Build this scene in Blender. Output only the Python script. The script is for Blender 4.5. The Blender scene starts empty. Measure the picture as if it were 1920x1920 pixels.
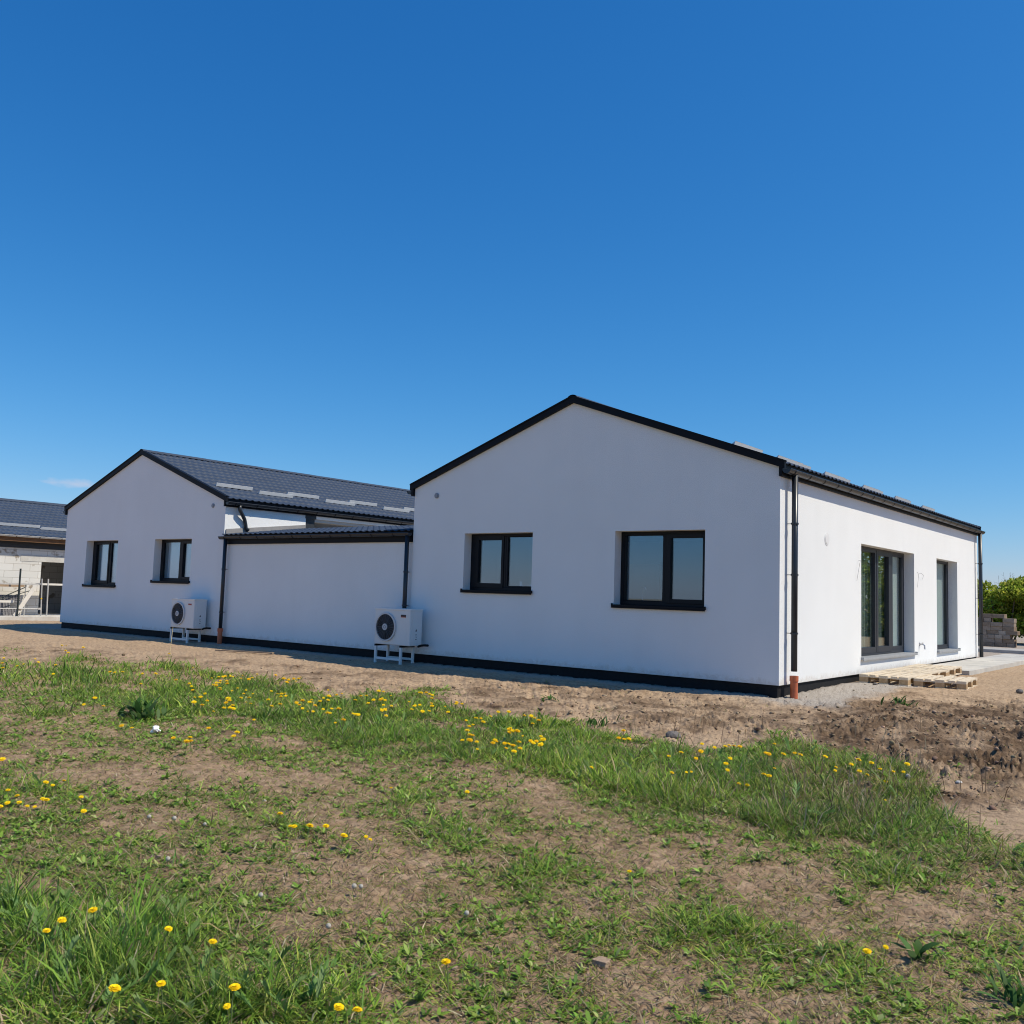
import bpy, bmesh, math, random
import numpy as np
from mathutils import Vector, Matrix, Euler

random.seed(7)
RS = np.random.RandomState(11)
S = bpy.context.scene
COL = S.collection

# ------------------------------------------------------------------ camera
CAM = np.array([5.3674, -13.2269, 1.202])
YAW, PITCH, ROLL, FPX = 0.6654, 0.0872, 0.0318, 1755.6
_cy, _sy = math.cos(YAW), math.sin(YAW)
FW = np.array([-_sy*math.cos(PITCH), _cy*math.cos(PITCH), math.sin(PITCH)])
_r0 = np.array([_cy, _sy, 0.0]); _u0 = np.cross(_r0, FW)
RT = math.cos(ROLL)*_r0 + math.sin(ROLL)*_u0
UP = -math.sin(ROLL)*_r0 + math.cos(ROLL)*_u0
cam = bpy.data.cameras.new('camera')
cam.sensor_fit = 'HORIZONTAL'; cam.sensor_width = 36.0; cam.lens = 36.0*FPX/1920
cam.clip_start = 0.05; cam.clip_end = 3000
camo = bpy.data.objects.new('camera', cam); COL.objects.link(camo)
camo.matrix_world = Matrix(((RT[0], UP[0], -FW[0], CAM[0]), (RT[1], UP[1], -FW[1], CAM[1]),
                            (RT[2], UP[2], -FW[2], CAM[2]), (0, 0, 0, 1)))
S.camera = camo

# ------------------------------------------------------------------ light
SUN = Vector((0.667, 0.27, 1.0)).normalized()
elev = math.asin(SUN.z); azim = math.atan2(SUN.x, SUN.y)
sl = bpy.data.lights.new('sun', 'SUN'); sl.energy = 4.05; sl.angle = math.radians(0.53); sl.color = (1.0, 0.915, 0.765)
so = bpy.data.objects.new('sun', sl); COL.objects.link(so)
so.rotation_euler = SUN.to_track_quat('Z', 'Y').to_euler()
S.view_settings.view_transform = 'Standard'; S.view_settings.look = 'None'
S.view_settings.exposure = 0.17; S.view_settings.gamma = 1.0
try:
    S.cycles.max_bounces = 8; S.cycles.transparent_max_bounces = 12
    S.cycles.caustics_reflective = False; S.cycles.caustics_refractive = False
    S.cycles.filter_width = 1.05; S.cycles.use_denoising = True; S.cycles.sample_clamp_indirect = 6.0
except Exception: pass

W = bpy.data.worlds.new('World'); S.world = W; W.use_nodes = True
nt = W.node_tree; nt.nodes.clear()
out = nt.nodes.new('ShaderNodeOutputWorld'); bg = nt.nodes.new('ShaderNodeBackground')
sky = nt.nodes.new('ShaderNodeTexSky'); sky.sky_type = 'NISHITA'; sky.sun_disc = False
sky.sun_elevation = elev; sky.sun_rotation = azim
sky.altitude = 0; sky.air_density = 1.0; sky.dust_density = 0.2; sky.ozone_density = 3.0
bg.inputs['Strength'].default_value = 0.12
# deepen the clear spring sky: a contrast curve per channel of the sky's own colour
ssep = nt.nodes.new('ShaderNodeSeparateColor'); scmb = nt.nodes.new('ShaderNodeCombineColor')
nt.links.new(sky.outputs[0], ssep.inputs[0])
for ch, (gain, pw) in enumerate(((.77, 1.74), (.690, 1.00), (.885, .75))):
    q1 = nt.nodes.new('ShaderNodeMath'); q1.operation = 'MULTIPLY'; q1.inputs[1].default_value = 0.115; nt.links.new(ssep.outputs[ch], q1.inputs[0])
    q2 = nt.nodes.new('ShaderNodeMath'); q2.operation = 'POWER'; q2.inputs[1].default_value = pw; nt.links.new(q1.outputs[0], q2.inputs[0])
    q3 = nt.nodes.new('ShaderNodeMath'); q3.operation = 'MULTIPLY'; q3.inputs[1].default_value = gain/0.12; nt.links.new(q2.outputs[0], q3.inputs[0])
    nt.links.new(q3.outputs[0], scmb.inputs[ch])
hs = scmb
# one small fair-weather cloud low over the building site
tc = nt.nodes.new('ShaderNodeTexCoord')
def raydir(u, v):
    d = RT*(u-960)/FPX - UP*(v-960)/FPX + FW
    return d/np.linalg.norm(d)
def wn(op, a, b=None):
    n = nt.nodes.new('ShaderNodeMath'); n.operation = op
    for i, x in enumerate((a, b)):
        if x is None: continue
        if isinstance(x, (int, float)): n.inputs[i].default_value = x
        else: nt.links.new(x, n.inputs[i])
    return n.outputs[0]
def wdot(vec):
    n = nt.nodes.new('ShaderNodeVectorMath'); n.operation = 'DOT_PRODUCT'
    nt.links.new(tc.outputs['Generated'], n.inputs[0]); n.inputs[1].default_value = tuple(vec)
    return n.outputs['Value']
cd = raydir(142, 907); cr = np.cross(cd, (0, 0, 1)); cr /= np.linalg.norm(cr); cu = np.cross(cr, cd)
ca, cb, cc = wdot(cr), wdot(cu), wdot(cd)
cn = nt.nodes.new('ShaderNodeTexNoise'); cn.inputs['Scale'].default_value = 75; cn.inputs['Detail'].default_value = 5
cm = nt.nodes.new('ShaderNodeMapping'); cm.inputs['Scale'].default_value = (1, 1, 3.0)
nt.links.new(tc.outputs['Generated'], cm.inputs['Vector']); nt.links.new(cm.outputs[0], cn.inputs['Vector'])
e1 = wn('POWER', wn('ABSOLUTE', wn('DIVIDE', ca, 0.034)), 2.0)
e2 = wn('POWER', wn('ABSOLUTE', wn('DIVIDE', cb, 0.0055)), 2.0)
rad = wn('SQRT', wn('ADD', e1, e2))
m = wn('SUBTRACT', wn('ADD', wn('SUBTRACT', 1.0, rad), wn('MULTIPLY', cn.outputs[0], 1.5)), 0.85)
m = wn('MULTIPLY', wn('MINIMUM', wn('MAXIMUM', m, 0.0), 1.0), wn('GREATER_THAN', cc, 0.5))
mx = nt.nodes.new('ShaderNodeMixRGB'); mx.inputs[2].default_value = (4.6, 4.7, 5.6, 1)
nt.links.new(wn('MULTIPLY', m, 0.6), mx.inputs[0]); nt.links.new(hs.outputs[0], mx.inputs[1])
nt.links.new(mx.outputs[0], bg.inputs['Color']); nt.links.new(bg.outputs[0], out.inputs['Surface'])

# ------------------------------------------------------------------ materials
def N(t, typ): return t.nodes.new('ShaderNode'+typ)
def mat(name, col, rough=0.7, spec=0.3, metal=0.0, var=0.0, vscale=6.0, bump=0.0, bscale=80.0, coat=0.0, col2=None, stretch=(1, 1, 1)):
    m = bpy.data.materials.new(name); m.use_nodes = True; t = m.node_tree
    b = t.nodes['Principled BSDF']
    b.inputs['Roughness'].default_value = rough; b.inputs['Specular IOR Level'].default_value = spec
    b.inputs['Metallic'].default_value = metal; b.inputs['Coat Weight'].default_value = coat
    b.inputs['Base Color'].default_value = (*col, 1)
    tcn = N(t, 'TexCoord'); mp = N(t, 'Mapping'); mp.inputs['Scale'].default_value = stretch
    t.links.new(tcn.outputs['Object'], mp.inputs[0])
    if var or col2:
        n = N(t, 'TexNoise'); n.inputs['Scale'].default_value = vscale; n.inputs['Detail'].default_value = 6; n.inputs['Roughness'].default_value = 0.6
        t.links.new(mp.outputs[0], n.inputs['Vector'])
        r = N(t, 'ValToRGB')
        lo = col2 if col2 else tuple(c*(1-var) for c in col); hi = col if col2 else tuple(min(1, c*(1+var)) for c in col)
        r.color_ramp.elements[0].position = 0.32; r.color_ramp.elements[1].position = 0.68
        r.color_ramp.elements[0].color = (*lo, 1); r.color_ramp.elements[1].color = (*hi, 1)
        t.links.new(n.outputs[0], r.inputs[0]); t.links.new(r.outputs[0], b.inputs['Base Color'])
    if bump:
        n2 = N(t, 'TexNoise'); n2.inputs['Scale'].default_value = bscale; n2.inputs['Detail'].default_value = 4
        bp = N(t, 'Bump'); bp.inputs['Strength'].default_value = bump; bp.inputs['Distance'].default_value = 0.01
        t.links.new(tcn.outputs['Object'], n2.inputs['Vector']); t.links.new(n2.outputs[0], bp.inputs['Height'])
        t.links.new(bp.outputs[0], b.inputs['Normal'])
    return m

M = {}
M['render'] = mat('white_render', (0.82, 0.805, 0.78), 0.9, 0.15, var=0.02, vscale=1.3, bump=0.55, bscale=160)
def render_wall():
    m = bpy.data.materials.new('white_render'); m.use_nodes = True; t = m.node_tree; b = t.nodes['Principled BSDF']
    b.inputs['Roughness'].default_value = .92; b.inputs['Specular IOR Level'].default_value = .12
    tcn = N(t, 'TexCoord'); sp = N(t, 'SeparateXYZ'); t.links.new(tcn.outputs['Object'], sp.inputs[0])
    def no(sc, det, ro=.6):
        n = N(t, 'TexNoise'); n.inputs['Scale'].default_value = sc; n.inputs['Detail'].default_value = det; n.inputs['Roughness'].default_value = ro
        t.links.new(tcn.outputs['Object'], n.inputs['Vector']); return n.outputs[0]
    def ramp(f, a, b_, c0, c1):
        r = N(t, 'ValToRGB'); r.color_ramp.elements[0].position = a; r.color_ramp.elements[1].position = b_; r.color_ramp.elements[0].color = (*c0, 1); r.color_ramp.elements[1].color = (*c1, 1)
        t.links.new(f, r.inputs[0]); return r.outputs[0]
    def mix(f, a, b_, typ='MIX'):
        q = N(t, 'MixRGB'); q.blend_type = typ
        if isinstance(f, float): q.inputs[0].default_value = f
        else: t.links.new(f, q.inputs[0])
        t.links.new(a, q.inputs[1]); t.links.new(b_, q.inputs[2]); return q.outputs[0]
    base = ramp(no(.7, 4), .35, .65, (.86, .865, .85), (.895, .90, .885))
    grain = ramp(no(75, 3, .7), .32, .62, (.80, .80, .80), (1, 1, 1)); base = mix(.75, base, grain, 'MULTIPLY')
    mp = N(t, 'Mapping'); mp.inputs['Scale'].default_value = (3, 3, .35); t.links.new(tcn.outputs['Object'], mp.inputs[0])
    st = N(t, 'TexNoise'); st.inputs['Scale'].default_value = 1.2; st.inputs['Detail'].default_value = 5; t.links.new(mp.outputs[0], st.inputs['Vector'])
    base = mix(.22, base, ramp(st.outputs[0], .30, .55, (.93, .93, .925), (1, 1, 1)), 'MULTIPLY')
    # dried mud splashed up from the ground
    ms = N(t, 'Math'); ms.operation = 'MULTIPLY_ADD'; ms.inputs[1].default_value = -2.6; ms.inputs[2].default_value = .52; t.links.new(sp.outputs['Z'], ms.inputs[0])
    ad = N(t, 'Math'); ad.operation = 'ADD'; t.links.new(ms.outputs[0], ad.inputs[0]); t.links.new(no(9, 8, .75), ad.inputs[1])
    mud = ramp(ad.outputs[0], .78, 1.05, (0, 0, 0), (.38, .38, .38)); brown = N(t, 'RGB'); brown.outputs[0].default_value = (.52, .44, .35, 1)
    base = mix(mud, base, brown.outputs[0]); t.links.new(base, b.inputs['Base Color'])
    bp = N(t, 'Bump'); bp.inputs['Strength'].default_value = .8; bp.inputs['Distance'].default_value = .006; t.links.new(no(110, 3, .7), bp.inputs['Height']); t.links.new(bp.outputs[0], b.inputs['Normal'])
    return m
M['render'] = render_wall()
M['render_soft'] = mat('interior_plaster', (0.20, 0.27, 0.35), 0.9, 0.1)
M['tile'] = mat('graphite_roof_sheet', (0.044, 0.062, 0.096), 0.60, 0.24, var=0.12, vscale=3)
M['trim'] = mat('graphite_metal_trim', (0.0045, 0.0055, 0.0085), 0.55, 0.18, var=0.15, vscale=9)
M['gutter'] = mat('graphite_gutter_steel', (0.020, 0.025, 0.032), 0.34, 0.45, var=0.1, vscale=5)
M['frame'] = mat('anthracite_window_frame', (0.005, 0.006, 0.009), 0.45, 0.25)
M['frame_sun'] = mat('anthracite_frame_sunlit', (0.030, 0.033, 0.040), 0.45, 0.35)  # lighter copy of the anthracite frame, with the sunlight put into its colour
M['sill'] = mat('metal_sill', (0.33, 0.34, 0.35), 0.45, 0.5, var=0.05, vscale=7)
M['plinth'] = mat('black_bitumen_plinth', (0.010, 0.010, 0.011), 0.75, 0.25, var=0.3, vscale=14, bump=0.3, bscale=60)
M['guard'] = mat('pale_snow_guard', (0.72, 0.71, 0.68), 0.5, 0.4, var=0.06, vscale=8)
M['vent'] = mat('grey_vent_plastic', (0.28, 0.30, 0.33), 0.5, 0.4)
M['ventw'] = mat('white_vent_plastic', (0.75, 0.74, 0.72), 0.5, 0.4)
M['steel'] = mat('tap_steel', (0.5, 0.5, 0.52), 0.3, 0.5, metal=1.0)
M['orange'] = mat('orange_drain_plastic', (0.50, 0.13, 0.055), 0.5, 0.4, var=0.12, vscale=14)
M['acwhite'] = mat('white_enamel', (0.72, 0.72, 0.70), 0.4, 0.4, var=0.02, vscale=5)
M['acdark'] = mat('dark_fan_well', (0.022, 0.023, 0.027), 0.6, 0.3)
M['acwire'] = mat('grille_wire', (0.12, 0.125, 0.135), 0.45, 0.4)
M['acring'] = mat('grille_ring', (0.55, 0.56, 0.57), 0.4, 0.4)
M['badge'] = mat('red_badge', (0.42, 0.10, 0.07), 0.5, 0.3)
M['badgek'] = mat('dark_badge', (0.05, 0.035, 0.04), 0.5, 0.3)
M['rubber'] = mat('black_rubber', (0.012, 0.012, 0.013), 0.7, 0.2)
M['pallet'] = mat('new_pallet_wood', (0.74, 0.645, 0.50), 0.75, 0.2, col2=(0.56, 0.455, 0.32), vscale=5, stretch=(7, 1, 7), bump=0.2, bscale=40)
M['palletblock'] = mat('pallet_block_wood', (0.54, 0.38, 0.22), 0.8, 0.2, col2=(0.36, 0.24, 0.13), vscale=14)
M['wood'] = mat('weathered_wood', (0.42, 0.30, 0.19), 0.8, 0.2, col2=(0.28, 0.19, 0.12), vscale=5, stretch=(7, 1, 7))
M['fasciawood'] = mat('raw_timber_fascia', (0.22, 0.115, 0.055), 0.8, 0.2, col2=(0.13, 0.068, 0.035), vscale=4, stretch=(3, 1, 6))
M['paleboard'] = mat('pale_board', (0.74, 0.70, 0.62), 0.75, 0.2, var=0.08, vscale=6)
M['conc'] = mat('concrete', (0.47, 0.45, 0.41), 0.9, 0.15, col2=(0.34, 0.325, 0.30), vscale=4, bump=0.4, bscale=50)
M['concwhite'] = mat('fresh_concrete', (0.60, 0.58, 0.53), 0.9, 0.15, col2=(0.48, 0.45, 0.40), vscale=3, bump=0.3, bscale=40)
M['paver'] = mat('pale_paving', (0.56, 0.53, 0.47), 0.9, 0.15, col2=(0.45, 0.43, 0.39), vscale=2.5, bump=0.3, bscale=60)
M['hollow'] = mat('grey_hollow_block', (0.34, 0.33, 0.34), 0.9, 0.15, col2=(0.22, 0.21, 0.22), vscale=30)
M['block_a'] = mat('grey_concrete_block', (0.40, 0.32, 0.25), 0.95, 0.1, col2=(0.24, 0.185, 0.14), vscale=9, bump=0.5, bscale=50)
M['block_b'] = mat('brown_grey_block', (0.32, 0.245, 0.18), 0.95, 0.1, col2=(0.19, 0.14, 0.10), vscale=9, bump=0.5, bscale=50)
M['block_c'] = mat('pale_grey_block', (0.50, 0.42, 0.34), 0.95, 0.1, col2=(0.32, 0.26, 0.20), vscale=9, bump=0.5, bscale=50)
M['block_r'] = mat('reddish_block', (0.42, 0.24, 0.14), 0.95, 0.1, col2=(0.26, 0.15, 0.09), vscale=9, bump=0.5, bscale=50)
M['greysteel'] = mat('galvanised_steel', (0.50, 0.49, 0.46), 0.5, 0.5, var=0.12, vscale=12)
M['darkpost'] = mat('dark_green_post', (0.022, 0.032, 0.032), 0.5, 0.4)
M['stone'] = mat('tan_stone', (0.40, 0.29, 0.20), 0.9, 0.15, col2=(0.30, 0.21, 0.14), vscale=30, bump=0.4, bscale=60)
M['stoneg'] = mat('grey_stone', (0.20, 0.18, 0.165), 0.9, 0.15, col2=(0.13, 0.115, 0.105), vscale=20, bump=0.5, bscale=40)
M['paper'] = mat('white_paper', (0.82, 0.82, 0.82), 0.8, 0.1)
M['blind'] = mat('white_blind', (0.74, 0.74, 0.71), 0.85, 0.1)
M['yellow'] = mat('dandelion_yellow', (0.92, 0.64, 0.012), 0.7, 0.1, var=0.10, vscale=120)
M['yellow2'] = mat('dandelion_deep_yellow', (0.86, 0.52, 0.010), 0.7, 0.1, var=0.12, vscale=120)
M['puff'] = mat('seed_head_white', (0.50, 0.46, 0.39), 0.9, 0.05)
M['stem'] = mat('pale_green_stem', (0.20, 0.24, 0.09), 0.6, 0.25)
M['straw'] = mat('dry_straw', (0.50, 0.40, 0.22), 0.8, 0.15)
M['twig'] = mat('brown_twig', (0.10, 0.065, 0.045), 0.9, 0.1)
M['bark'] = mat('tree_bark', (0.16, 0.13, 0.10), 0.95, 0.1, var=0.3, vscale=8, bump=0.6, bscale=20)
M['clad'] = mat('dark_grey_cladding', (0.030, 0.034, 0.038), 0.5, 0.4)
M['lintel'] = mat('grey_primer_plaster', (0.42, 0.42, 0.41), 0.9, 0.1, var=0.08, vscale=3)
M['flash'] = mat('bare_base_coat', (0.30, 0.29, 0.28), 0.9, 0.1, var=0.12, vscale=5)
M['cable'] = mat('black_cable', (0.02, 0.02, 0.02), 0.6, 0.3)
M['cup'] = mat('white_ceramic', (0.75, 0.75, 0.75), 0.35, 0.5)
M['door_in'] = mat('interior_door', (0.30, 0.31, 0.34), 0.5, 0.3)
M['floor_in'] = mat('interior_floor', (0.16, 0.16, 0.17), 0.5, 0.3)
M['netting'] = mat('green_debris', (0.10, 0.12, 0.07), 0.9, 0.1)

def glass_mat(name, tint, refl, gloss=(0.92, 0.95, 1.0), graz=.85):
    m = bpy.data.materials.new(name); m.use_nodes = True; t = m.node_tree; t.nodes.clear()
    o = N(t, 'OutputMaterial'); mix = N(t, 'MixShader'); tr = N(t, 'BsdfTransparent'); gl = N(t, 'BsdfGlossy')
    tr.inputs['Color'].default_value = (*tint, 1); gl.inputs['Roughness'].default_value = 0.0; gl.inputs['Color'].default_value = (*gloss, 1)
    lw = N(t, 'LayerWeight'); lw.inputs['Blend'].default_value = .5
    pw_ = N(t, 'Math'); pw_.operation = 'POWER'; pw_.inputs[1].default_value = 3.5; t.links.new(lw.outputs['Facing'], pw_.inputs[0])
    ma = N(t, 'Math'); ma.operation = 'MULTIPLY_ADD'; ma.inputs[1].default_value = graz; ma.inputs[2].default_value = refl; ma.use_clamp = True
    t.links.new(pw_.outputs[0], ma.inputs[0]); t.links.new(ma.outputs[0], mix.inputs[0])
    t.links.new(tr.outputs[0], mix.inputs[1]); t.links.new(gl.outputs[0], mix.inputs[2]); t.links.new(mix.outputs[0], o.inputs['Surface'])
    return m
M['glass'] = glass_mat('double_glazing', (0.88, 0.925, 0.945), 0.13, (.60, .82, 1.0))
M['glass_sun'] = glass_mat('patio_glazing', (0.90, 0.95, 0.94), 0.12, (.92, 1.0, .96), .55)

def leaf_mat(name, transl=0.35, rough=0.55, spec=0.14):
    m = bpy.data.materials.new(name); m.use_nodes = True; t = m.node_tree
    b = t.nodes['Principled BSDF']; b.inputs['Roughness'].default_value = rough; b.inputs['Specular IOR Level'].default_value = spec
    a = N(t, 'Attribute'); a.attribute_name = 'Col'
    tl = N(t, 'BsdfTranslucent'); mix = N(t, 'MixShader'); mix.inputs[0].default_value = transl
    g = N(t, 'Gamma'); g.inputs['Gamma'].default_value = 0.85
    t.links.new(a.outputs['Color'], b.inputs['Base Color']); t.links.new(a.outputs['Color'], g.inputs[0]); t.links.new(g.outputs[0], tl.inputs['Color'])
    t.links.new(b.outputs[0], mix.inputs[1]); t.links.new(tl.outputs[0], mix.inputs[2])
    t.links.new(mix.outputs[0], t.nodes['Material Output'].inputs['Surface'])
    return m
M['curtain'] = leaf_mat('sheer_curtain', 0.5, 0.9, 0.05)
M['hedge'] = leaf_mat('hedge_leaves', 0.62, 0.6, 0.08)
M['grass'] = leaf_mat('grass_blades', 0.36, 0.55, 0.16)
M['leaf'] = leaf_mat('broad_leaves', 0.30, 0.55, 0.18)

# third building: aerated block wall
def block_wall_mat():
    m = bpy.data.materials.new('aerated_block_wall'); m.use_nodes = True; t = m.node_tree; b = t.nodes['Principled BSDF']
    b.inputs['Roughness'].default_value = 0.95; b.inputs['Specular IOR Level'].default_value = 0.1
    tcn = N(t, 'TexCoord'); sp = N(t, 'SeparateXYZ'); cb_ = N(t, 'CombineXYZ')
    t.links.new(tcn.outputs['Object'], sp.inputs[0]); t.links.new(sp.outputs['Y'], cb_.inputs['X']); t.links.new(sp.outputs['Z'], cb_.inputs['Y'])
    br = N(t, 'TexBrick'); br.inputs['Scale'].default_value = 1.0; br.inputs['Brick Width'].default_value = 0.59; br.inputs['Row Height'].default_value = 0.245
    br.inputs['Mortar Size'].default_value = 0.006; br.inputs['Mortar Smooth'].default_value = 0.2
    br.inputs['Color1'].default_value = (0.70, 0.68, 0.63, 1); br.inputs['Color2'].default_value = (0.60, 0.575, 0.52, 1); br.inputs['Mortar'].default_value = (0.36, 0.32, 0.27, 1)
    t.links.new(cb_.outputs[0], br.inputs['Vector'])
    n = N(t, 'TexNoise'); n.inputs['Scale'].default_value = 2.6; n.inputs['Detail'].default_value = 5; t.links.new(cb_.outputs[0], n.inputs['Vector'])
    r = N(t, 'ValToRGB'); r.color_ramp.elements[0].position = 0.60; r.color_ramp.elements[1].position = 0.66
    mixn = N(t, 'MixRGB'); mixn.inputs[2].default_value = (0.33, 0.28, 0.22, 1)
    t.links.new(n.outputs[0], r.inputs[0]); t.links.new(r.outputs[0], mixn.inputs[0]); t.links.new(br.outputs['Color'], mixn.inputs[1]); t.links.new(mixn.outputs[0], b.inputs['Base Color'])
    return m
M['aerated'] = block_wall_mat()

# ------------------------------------------------------------------ mesh builder
class MB:
    def __init__(s): s.v = []; s.f = []; s.m = []
    def add(s, vs, fs, mi=0):
        o = len(s.v); s.v += [tuple(map(float, p)) for p in vs]
        for f in fs: s.f.append(tuple(i+o for i in f)); s.m.append(mi)
        return s
    def quad(s, a, b, c, d, mi=0): return s.add([a, b, c, d], [(0, 1, 2, 3)], mi)
    def box(s, x0, x1, y0, y1, z0, z1, mi=0, T=None):
        vs = [(x, y, z) for x in (x0, x1) for y in (y0, y1) for z in (z0, z1)]
        if T is not None: vs = [T @ Vector(p) for p in vs]
        return s.add(vs, [(0, 1, 3, 2), (4, 6, 7, 5), (0, 4, 5, 1), (2, 3, 7, 6), (0, 2, 6, 4), (1, 5, 7, 3)], mi)
    def prism(s, poly, ext, mi=0):      # closed polygon (list of 3D pts) pushed along ext
        n = len(poly); e = Vector(ext); vs = [Vector(p) for p in poly] + [Vector(p)+e for p in poly]
        fs = [tuple(range(n))[::-1], tuple(range(n, 2*n))] + [(i, (i+1) % n, (i+1) % n+n, i+n) for i in range(n)]
        return s.add(vs, fs, mi)
    def tube(s, pts, r, seg=10, mi=0, caps=True):
        pts = [Vector(p) for p in pts]; rs = r if isinstance(r, (list, tuple)) else [r]*len(pts)
        vs = []; fs = []; n = len(pts); prev = None
        for i, p in enumerate(pts):
            d = (pts[min(i+1, n-1)]-pts[max(i-1, 0)]).normalized()
            if prev is None:
                a = d.cross(Vector((0, 0, 1)))
                if a.length < 1e-3: a = Vector((1, 0, 0))
                a.normalize()
            else: a = (prev - d*prev.dot(d)).normalized()
            prev = a; b = d.cross(a)
            for k in range(seg):
                t = 2*math.pi*k/seg; vs.append(p+(a*math.cos(t)+b*math.sin(t))*rs[i])
        for i in range(n-1):
            for k in range(seg):
                fs.append((i*seg+k, i*seg+(k+1) % seg, (i+1)*seg+(k+1) % seg, (i+1)*seg+k))
        if caps: fs += [tuple(range(seg))[::-1], tuple(range((n-1)*seg, n*seg))]
        return s.add(vs, fs, mi)
    def disc(s, c, nrm, r0, r1, h, seg=28, mi=0):   # ring / plate with thickness h along nrm
        c = Vector(c); nv = Vector(nrm).normalized(); a = nv.orthogonal().normalized(); b = nv.cross(a); vs = []; fs = []
        for hh in (0, h):
            for rr in (r0, r1):
                for k in range(seg):
                    t = 2*math.pi*k/seg; vs.append(c+nv*hh+(a*math.cos(t)+b*math.sin(t))*rr)
        for k in range(seg):
            k2 = (k+1) % seg
            fs += [(k, seg+k, seg+k2, k2), (2*seg+k, 2*seg+k2, 3*seg+k2, 3*seg+k), (seg+k, 3*seg+k, 3*seg+k2, seg+k2)]
            if r0 > 0: fs.append((k, k2, 2*seg+k2, 2*seg+k))
        return s.add(vs, fs, mi)
    def build(s, name, mats, parent=None, smooth=False, bevel=0.0):
        me = bpy.data.meshes.new(name); me.from_pydata(s.v, [], s.f)
        mats = mats if isinstance(mats, (list, tuple)) else [mats]
        for mm in mats: me.materials.append(mm)
        if len(mats) > 1: me.polygons.foreach_set('material_index', s.m)
        if smooth: me.polygons.foreach_set('use_smooth', [True]*len(me.polygons))
        me.update()
        o = bpy.data.objects.new(name, me); COL.objects.link(o)
        if parent is not None:
            o.parent = parent; root = parent; off = Matrix.Identity(4)
            while root is not None: off = root.matrix_basis @ off if root is parent else root.matrix_basis @ off; root = root.parent
            o.matrix_parent_inverse = world_of(parent).inverted()
        if bevel:
            bm_ = o.modifiers.new('bevel', 'BEVEL'); bm_.width = bevel; bm_.segments = 2; bm_.limit_method = 'ANGLE'; bm_.angle_limit = math.radians(40)
        return o
def world_of(o):
    if o.parent is None: return o.matrix_basis.copy()
    return world_of(o.parent) @ o.matrix_parent_inverse @ o.matrix_basis
def tag(o, label=None, cat=None, group=None, kind=None):
    if label: o['label'] = label
    if cat: o['category'] = cat
    if group: o['group'] = group
    if kind: o['kind'] = kind
    return o
def thing(name, label, cat, loc, group=None, rz=0.0):
    o = bpy.data.objects.new(name, None); COL.objects.link(o); o.location = loc; o.rotation_euler = (0, 0, rz)
    o.empty_display_size = 0.1
    return tag(o, label, cat, group)
def dup(root, loc, rz=0.0, label=None, scale=1.0, rot=None):
    r = root.copy(); COL.objects.link(r); r.location = loc; r.rotation_euler = rot if rot else (0, 0, rz); r.scale = (scale,)*3
    if label: r['label'] = label
    for ch in root.children:
        c = ch.copy(); COL.objects.link(c); c.parent = r
        for g in ch.children:
            d = g.copy(); COL.objects.link(d); d.parent = c
    return r
def arrays_mesh(name, V, F4, F3, mats, cols=None, parent=None, smooth=False, mi4=None):
    """fast mesh from numpy arrays: V (n,3), quads (a,4), tris (b,3)"""
    me = bpy.data.meshes.new(name); n4, n3 = len(F4), len(F3)
    me.vertices.add(len(V)); me.vertices.foreach_set('co', np.ascontiguousarray(V, dtype=np.float32).ravel())
    li = np.concatenate([np.asarray(F4, np.int32).ravel(), np.asarray(F3, np.int32).ravel()])
    me.loops.add(len(li)); me.loops.foreach_set('vertex_index', li)
    st = np.concatenate([np.arange(n4)*4, n4*4+np.arange(n3)*3]).astype(np.int32)
    me.polygons.add(n4+n3); me.polygons.foreach_set('loop_start', st)
    if smooth: me.polygons.foreach_set('use_smooth', np.ones(n4+n3, bool))
    me.update(calc_edges=True)
    if cols is not None:
        for nm, c in cols.items():
            a = me.attributes.new(nm, 'FLOAT_COLOR', 'POINT'); c4 = np.ones((len(V), 4), np.float32); c4[:, :c.shape[1]] = c
            a.data.foreach_set('color', c4.ravel())
    for mm in (mats if isinstance(mats, (list, tuple)) else [mats]): me.materials.append(mm)
    o = bpy.data.objects.new(name, me); COL.objects.link(o)
    if parent is not None:
        o.parent = parent; o.matrix_parent_inverse = world_of(parent).inverted()
    return o

# ------------------------------------------------------------------ noise + ground fields
def _h(ix, iy, s):
    n = (ix.astype(np.int64)*374761393 + iy.astype(np.int64)*668265263 + s*974634777) & 0x7fffffff
    n = ((n ^ (n >> 13))*1274126177) & 0x7fffffff
    return ((n ^ (n >> 16)) & 0xffff)/65535.0
def vn(x, y, s=0):
    x = np.asarray(x, float); y = np.asarray(y, float)
    ix = np.floor(x); iy = np.floor(y); fx = x-ix; fy = y-iy; fx = fx*fx*(3-2*fx); fy = fy*fy*(3-2*fy)
    a = _h(ix, iy, s); b = _h(ix+1, iy, s); c = _h(ix, iy+1, s); d = _h(ix+1, iy+1, s)
    return a+(b-a)*fx+(c-a)*fy+(a-b-c+d)*fx*fy
def fbm(x, y, s=0, o=4):
    v = 0; a = 0.5; t = 0
    for i in range(o):
        v = v+a*vn(x, y, s+i*17); t += a; x = x*2.03+7.1; y = y*2.03+3.3; a *= 0.5
    return v/t
def sstep(a, b, x):
    t = np.clip((x-a)/(b-a), 0, 1); return t*t*(3-2*t)
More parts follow.
